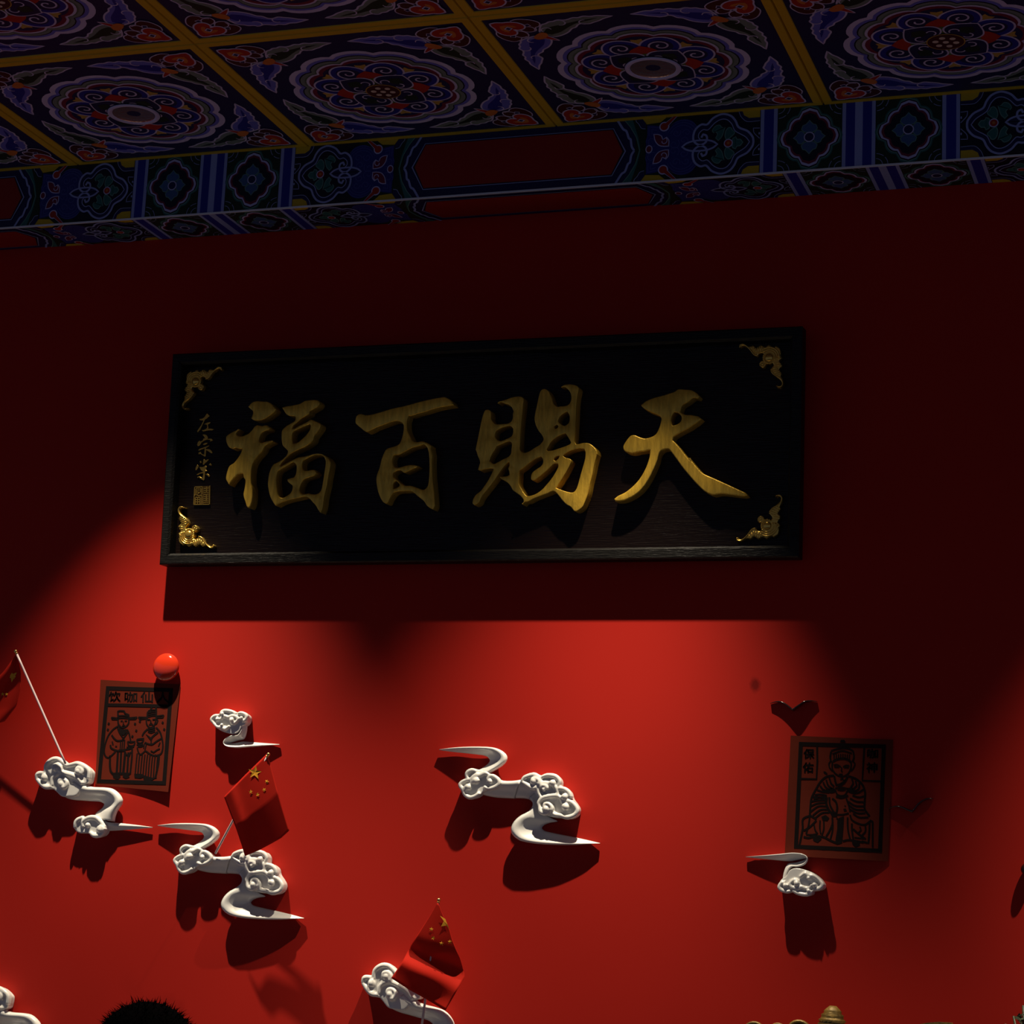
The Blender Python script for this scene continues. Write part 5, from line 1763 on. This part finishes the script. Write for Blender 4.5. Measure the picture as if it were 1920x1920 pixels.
    blob([(470, 690), (600, 680), (610, 730), (550, 785), (480, 750)]); blob([(1110, 760), (1240, 770), (1240, 830), (1170, 850), (1120, 810)])
    line([(1150, 700), (1240, 710), (1340, 720)], 22)
    g, line, blob = pen(mb, f, 'Q1')
    blob([(645, 665), (680, 670), (715, 705), (690, 715), (650, 690)])


def tq(crop, x0, y0, x1, y1, sk=0.0):
    ox, oy, s = CR[crop]
    c = [(x0 + sk, y0), (x1 + sk, y0), (x1, y1), (x0, y1)]
    return [(ox + x / s, oy + y / s) for x, y in c]


sheet('brown paper print of two robed men holding cups, beneath the red ball', [(188.6, 1274.5), (338.5, 1283.3), (315.5, 1485.0), (178.5, 1471.0)],
      lambda u, v: 0.0025 + 0.012 * max(0.0, (u - 0.35)) ** 2 * v + 0.010 * max(0.0, v - 0.6) ** 1.5 * u, draw1,
      [('\u996e', tq('P1', 365, 925, 595, 1125, 5)), ('\u5496', tq('P1', 680, 935, 925, 1130, 5)), ('\u4ed9', tq('P1', 1000, 930, 1240, 1140, 5)), ('\u4eba', tq('P1', 1320, 930, 1560, 1150, 5))])
sheet('brown paper print of a seated robed figure holding a bowl, on the right', [(1482.6, 1379.2), (1674.5, 1387.2), (1664.8, 1615.0), (1471.3, 1604.6)],
      lambda u, v: 0.0025 + 0.024 * (1 - abs(2 * u - 1) ** 2) * max(0.0, v - 0.45) ** 1.3, draw2,
      [('\u4fdd', tq('Q1', 318, 300, 490, 455, 8)), ('\u4f51', tq('Q1', 305, 520, 475, 685, 8)), ('\u5496', tq('Q1', 1362, 300, 1535, 452, 4)), ('\u795e', tq('Q1', 1350, 520, 1525, 685, 4))])

# ------------------------------------------------------------------ red ball
bc = W(306, 1249.5, 0.031)
bt = thing('red_ball', 'glossy red ball fixed to the wall above the left paper print', 'ball', (bc.x, 0, bc.z))
mb = MB()
mb.add(*ball_geo((0, -0.0165, 0), 0.0325, 40, 26, (1, 0.5, 1)), ball_m)
link('ball', mb.mesh('ball', True), bt)
mb = MB()
mb.add(*tube_geo([(0, -0.004, 0), (0, -0.0008, 0)], 0.014, 20), ball_m)
link('mount', mb.mesh('mount', True), bt)


# ------------------------------------------------------------------ black birds
def bird(label, pts, dmax):
    q = crom(px('bi: ' + pts), 5, False, corner=50)
    n = len(q)
    o0 = W(*q[n // 2], 0)
    t = thing('wall_bird', label, 'wall ornament', o0, group='black glazed birds on the wall')
    half = n // 2
    for nm, sl, body_end in (('wing', q[:half + 1], True), ('wing', q[half:], False)):
        vs, fs = [], []
        m = len(sl)
        for i, p_ in enumerate(sl):
            e = (m - 1 - i) / (m - 1) if body_end else i / (m - 1)   # 0 at the body, 1 at the tip
            d = dmax * (1 - 0.62 * e ** 1.6)
            hh = 0.0020 * (1 - 0.75 * e ** 2)
            a = W(p_[0], p_[1], d)
            back = -0.0008
            for (yy, zz) in ((back, hh), (a.y + 0.002, hh), (a.y, hh * 0.4), (a.y, -hh * 0.4), (a.y + 0.002, -hh), (back, -hh)):
                vs.append(Vector((a.x, yy, a.z + zz)) - o0)
        for i in range(m - 1):
            for j in range(6):
                j2 = (j + 1) % 6
                fs.append((i * 6 + j, i * 6 + j2, (i + 1) * 6 + j2, (i + 1) * 6 + j))
        fs += [tuple(range(6))[::-1], tuple(range((m - 1) * 6, m * 6))]
        mb = MB()
        mb.add(vs, fs, black_glaze)
        link(nm, mb.mesh('wing', True), t)
    return t


bird('black glazed bird with raised wings above the right paper print', '245,225 280,214 312,212 345,224 375,245 405,270 430,252 455,235 485,215 512,207 545,206 582,212', 0.0185)
bird('black glazed bird to the right of the right paper print', '1098,985 1125,972 1155,966 1190,972 1225,987 1265,1003 1285,982 1305,955 1335,930 1370,913 1395,910 1420,913', 0.016)

# ------------------------------------------------------------------ dark knob at the right edge
kc = W(1926, 1630, 0.012)
kt = thing('dark_ball', 'dark red ball on the wall at the right edge of the view', 'wall ornament', (kc.x, 0, kc.z))
mb = MB()
mb.add(*ball_geo((0, -0.0125, 0), 0.0125, 20, 12), mat('dark_red_glaze', (0.03, 0.004, 0.004), 0.4))
link('ball', mb.mesh('ball', True), kt)

# ------------------------------------------------------------------ person seen from behind, only the crown of the head in view
PC = W(275, 1878, 0.9)
HT = PC.z - 0.012              # skull height without hair
per = thing('person', 'person standing before the wall seen from behind, only short black hair in view', 'person', (PC.x, PC.y, 0))
sk = [  # (x, y, z, r, parent)
    (0, 0, 0.52, .125, -1), (0, 0.0, 0.60, .130, 0), (0, 0, 0.72, .135, 1), (0, 0, 0.80, .120, 2), (0, -0.005, 0.835, .058, 3), (0, 0.01, 0.875, .055, 4),
    (0, 0.02, 0.93, .078, 5), (0, 0.025, 0.965, .074, 6),
    (0.15, 0, 0.795, .055, 3), (0.21, 0.0, 0.66, .046, 8), (0.225, 0.04, 0.52, .036, 9), (0.225, 0.07, 0.455, .026, 10),
    (-0.15, 0, 0.795, .055, 3), (-0.21, 0.0, 0.66, .046, 12), (-0.225, 0.04, 0.52, .036, 13), (-0.225, 0.07, 0.455, .026, 14),
    (0.09, 0, 0.46, .090, 0), (0.095, 0.01, 0.27, .066, 16), (0.10, -0.01, 0.05, .042, 17), (0.105, 0.11, 0.018, .032, 18),
    (-0.09, 0, 0.46, .090, 0), (-0.095, 0.01, 0.27, .066, 20), (-0.10, -0.01, 0.05, .042, 21), (-0.105, 0.11, 0.018, .032, 22)]
me = bpy.data.meshes.new('body')
me.from_pydata([(x, y, z * HT) for x, y, z, r, p_ in sk], [(i, s_[4]) for i, s_ in enumerate(sk) if s_[4] >= 0], [])
body = link('body', me, per)
md_ = body.modifiers.new('skin', 'SKIN')
for i, s_ in enumerate(sk):
    me.skin_vertices[0].data[i].radius = (s_[3], s_[3] * (0.78 if 0 <= i <= 3 else 1.0))
    me.skin_vertices[0].data[i].use_root = (i == 0)
ss_ = body.modifiers.new('sub', 'SUBSURF')
ss_.levels = ss_.render_levels = 2
me.materials.append(cloth_m)
bake(body)
body.data.materials.clear()
body.data.materials.append(cloth_m)
body.data.materials.append(skin_m)
for p_ in body.data.polygons:
    p_.use_smooth = True
    c_ = p_.center
    p_.material_index = 1 if (c_.z > 0.85 * HT or (abs(c_.x) > 0.19 and c_.z < 0.50 * HT and c_.z > 0.4 * HT)) else 0
# five fingers and a thumb on each hand
for sg in (1, -1):
    bm = MB()
    hx, hy, hz = 0.225 * sg, 0.075, 0.45 * HT
    for k in range(4):
        y0 = hy - 0.028 + 0.018 * k
        L_ = (0.060, 0.072, 0.076, 0.066)[k]
        bm.add(*tube_geo([(hx, y0, hz - 0.01), (hx, y0 + 0.004, hz - 0.045), (hx - 0.006 * sg, y0 + 0.008, hz - 0.045 - L_ * 0.5), (hx - 0.018 * sg, y0 + 0.010, hz - 0.045 - L_)], [0.011, 0.0095, 0.0085, 0.0065], 8), skin_m)
    bm.add(*tube_geo([(hx - 0.012 * sg, hy + 0.020, hz + 0.01), (hx - 0.022 * sg, hy + 0.045, hz - 0.02), (hx - 0.026 * sg, hy + 0.055, hz - 0.055)], [0.013, 0.011, 0.008], 8), skin_m)
    link('hand', bm.mesh('hand', True), per)
for sg in (1, -1):             # ears and nose of the face turned to the wall
    mb = MB()
    mb.add(*ball_geo((0.080 * sg, 0.022, 0.925 * HT), 0.030, 10, 8, (0.3, 0.6, 1)), skin_m)
    link('ear', mb.mesh('ear', True), per)
mb = MB()
mb.add(*tube_geo([(0, 0.098, 0.935 * HT), (0, 0.112, 0.918 * HT), (0, 0.102, 0.908 * HT)], [0.008, 0.013, 0.008], 8), skin_m)
link('nose', mb.mesh('nose', True), per)
# hair cap with short strands
rnd = random.Random(3)
mb = MB()
vs, fs = ball_geo((0, 0.008, HT - 0.088), 0.1, 40, 24, (0.94, 1.06, 1.0))
vs = [v for v in vs]
mb.add(vs, [f for f in fs if sum(vs[i].z for i in f) / len(f) > HT - 0.13 or sum(vs[i].y for i in f) / len(f) < -0.01], hair_m)
for k in range(2600):
    a = rnd.uniform(0, 2 * math.pi)
    th_ = math.acos(rnd.uniform(-0.35, 1))
    if th_ > 1.25 and math.sin(a) > -0.1:
        continue
    nrm = Vector((math.sin(th_) * math.cos(a), math.sin(th_) * math.sin(a), math.cos(th_)))
    p0 = Vector((nrm.x * 0.094, 0.008 + nrm.y * 0.106, HT - 0.088 + nrm.z * 0.1))
    t1 = Vector((rnd.uniform(-1, 1), rnd.uniform(-1, 1), rnd.uniform(-1, .4))).normalized()
    p1 = p0 + nrm * rnd.uniform(0.004, 0.011) + t1 * rnd.uniform(0.006, 0.014)
    s_ = nrm.cross(t1).normalized() * 0.0011
    mb.add([p0 + s_, p0 - s_, p1], [(0, 1, 2)], hair_m)
link('hair', mb.mesh('hair', True), per)

# ------------------------------------------------------------------ carved ornaments and plant peeping in at the lower right
dz_ = 0.12
ob = W(1560, 1925, dz_)
cr = thing('carved_ornament', 'old gilt carved ornament with a ribbed horn peeping in at the lower right', 'carving', (ob.x, ob.y, ob.z))
mb = MB()
top, bot = W(1562, 1886, dz_) - ob, W(1556, 1990, dz_) - ob
n = 30
pts = [top.lerp(bot, i / n) for i in range(n + 1)]
rad = [(0.006 + 0.021 * min(1, (i / 9) ** 0.6)) * (1 + 0.10 * math.cos(2 * math.pi * i / 2.6)) for i in range(n + 1)]
mb.add(*tube_geo(pts, rad, 18), bronze)
link('ribbed_horn', mb.mesh('ribbed_horn', True), cr)
for (a, b_, r) in ((1500, 1928, 0.017), (1460, 1930, 0.013), (1416, 1930, 0.016), (1600, 1945, 0.02)):
    mb = MB()
    c_ = W(a, b_, dz_) - ob
    mb.add(*ball_geo(c_, r, 14, 10, (1.3, 0.8, 0.9)), bronze)
    mb.add(*tube_geo([c_ + Vector((r * 1.1 * math.cos(t), -r * 0.7, r * 0.8 * math.sin(t))) for t in np.linspace(0, 5.2, 16)], r * 0.22, 6), bronze)
    link('scroll', mb.mesh('scroll', True), cr)
mb = MB()
a_ = W(1380, 1990, dz_) - ob
b2 = W(1640, 2010, dz_) - ob
mb.box((a_.x, -0.02, a_.z - 0.10), (b2.x, 0.08, a_.z + 0.03), bronze)
link('base_block', mb.mesh('base_block'), cr)
ob2 = W(1745, 1930, dz_)
c2 = thing('carved_rail', 'flat gilt carved edge peeping in at the bottom, right of the ribbed horn', 'carving', (ob2.x, ob2.y, ob2.z))
mb = MB()
q = [W(x, y, dz_) - ob2 for x, y in ((1715, 1922), (1740, 1917.5), (1760, 1916), (1785, 1917.5), (1790, 1960), (1715, 1960))]
vs = [v + Vector((0, -0.012, 0)) for v in q] + [v + Vector((0, 0.012, 0)) for v in q]
k = len(q)
mb.add(vs, [tuple(range(k))[::-1], tuple(range(k, 2 * k))] + [(i, (i + 1) % k, k + (i + 1) % k, k + i) for i in range(k)], bronze)
link('carved_edge', mb.mesh('carved_edge'), c2)
# leafy plant
ob3 = W(1925, 1960, 0.20)
plant = thing('leafy_plant', 'dark green leafy plant showing only its top at the lower right corner', 'plant', (ob3.x, ob3.y, ob3.z))
rnd = random.Random(8)
for k in range(46):
    t = rnd.random()
    base = W(1862 + 85 * t + rnd.uniform(-4, 6), 1935 - 52 * t ** 1.2 + rnd.uniform(-3, 26), 0.20 + rnd.uniform(-0.05, 0.05)) - ob3
    L_ = rnd.uniform(0.018, 0.03)
    dr = Vector((rnd.uniform(-1, 1), rnd.uniform(-0.8, 0.8), rnd.uniform(-0.5, 0.6))).normalized()
    sd = dr.cross(Vector((0, 0, 1))).normalized() * L_ * 0.30
    up = Vector((0, -0.004, 0.004))
    mb = MB()
    mb.add([base - dr * L_ / 2, base + sd, base + up, base - sd, base + dr * L_ / 2], [(0, 1, 2), (0, 2, 3), (1, 4, 2), (2, 4, 3)], green_m)
    link('leaf', mb.mesh('leaf', False), plant)
mb = MB()
for x, y in ((1880, 1925), (1900, 1905), (1918, 1885), (1935, 1872)):
    mb.add(*tube_geo([W(1930, 2040, 0.20) - ob3, W((x + 1930) / 2, 1975, 0.20) - ob3, W(x, y, 0.20) - ob3], [0.006, 0.004, 0.002], 6), green_m)
link('stem', mb.mesh('stem', True), plant)
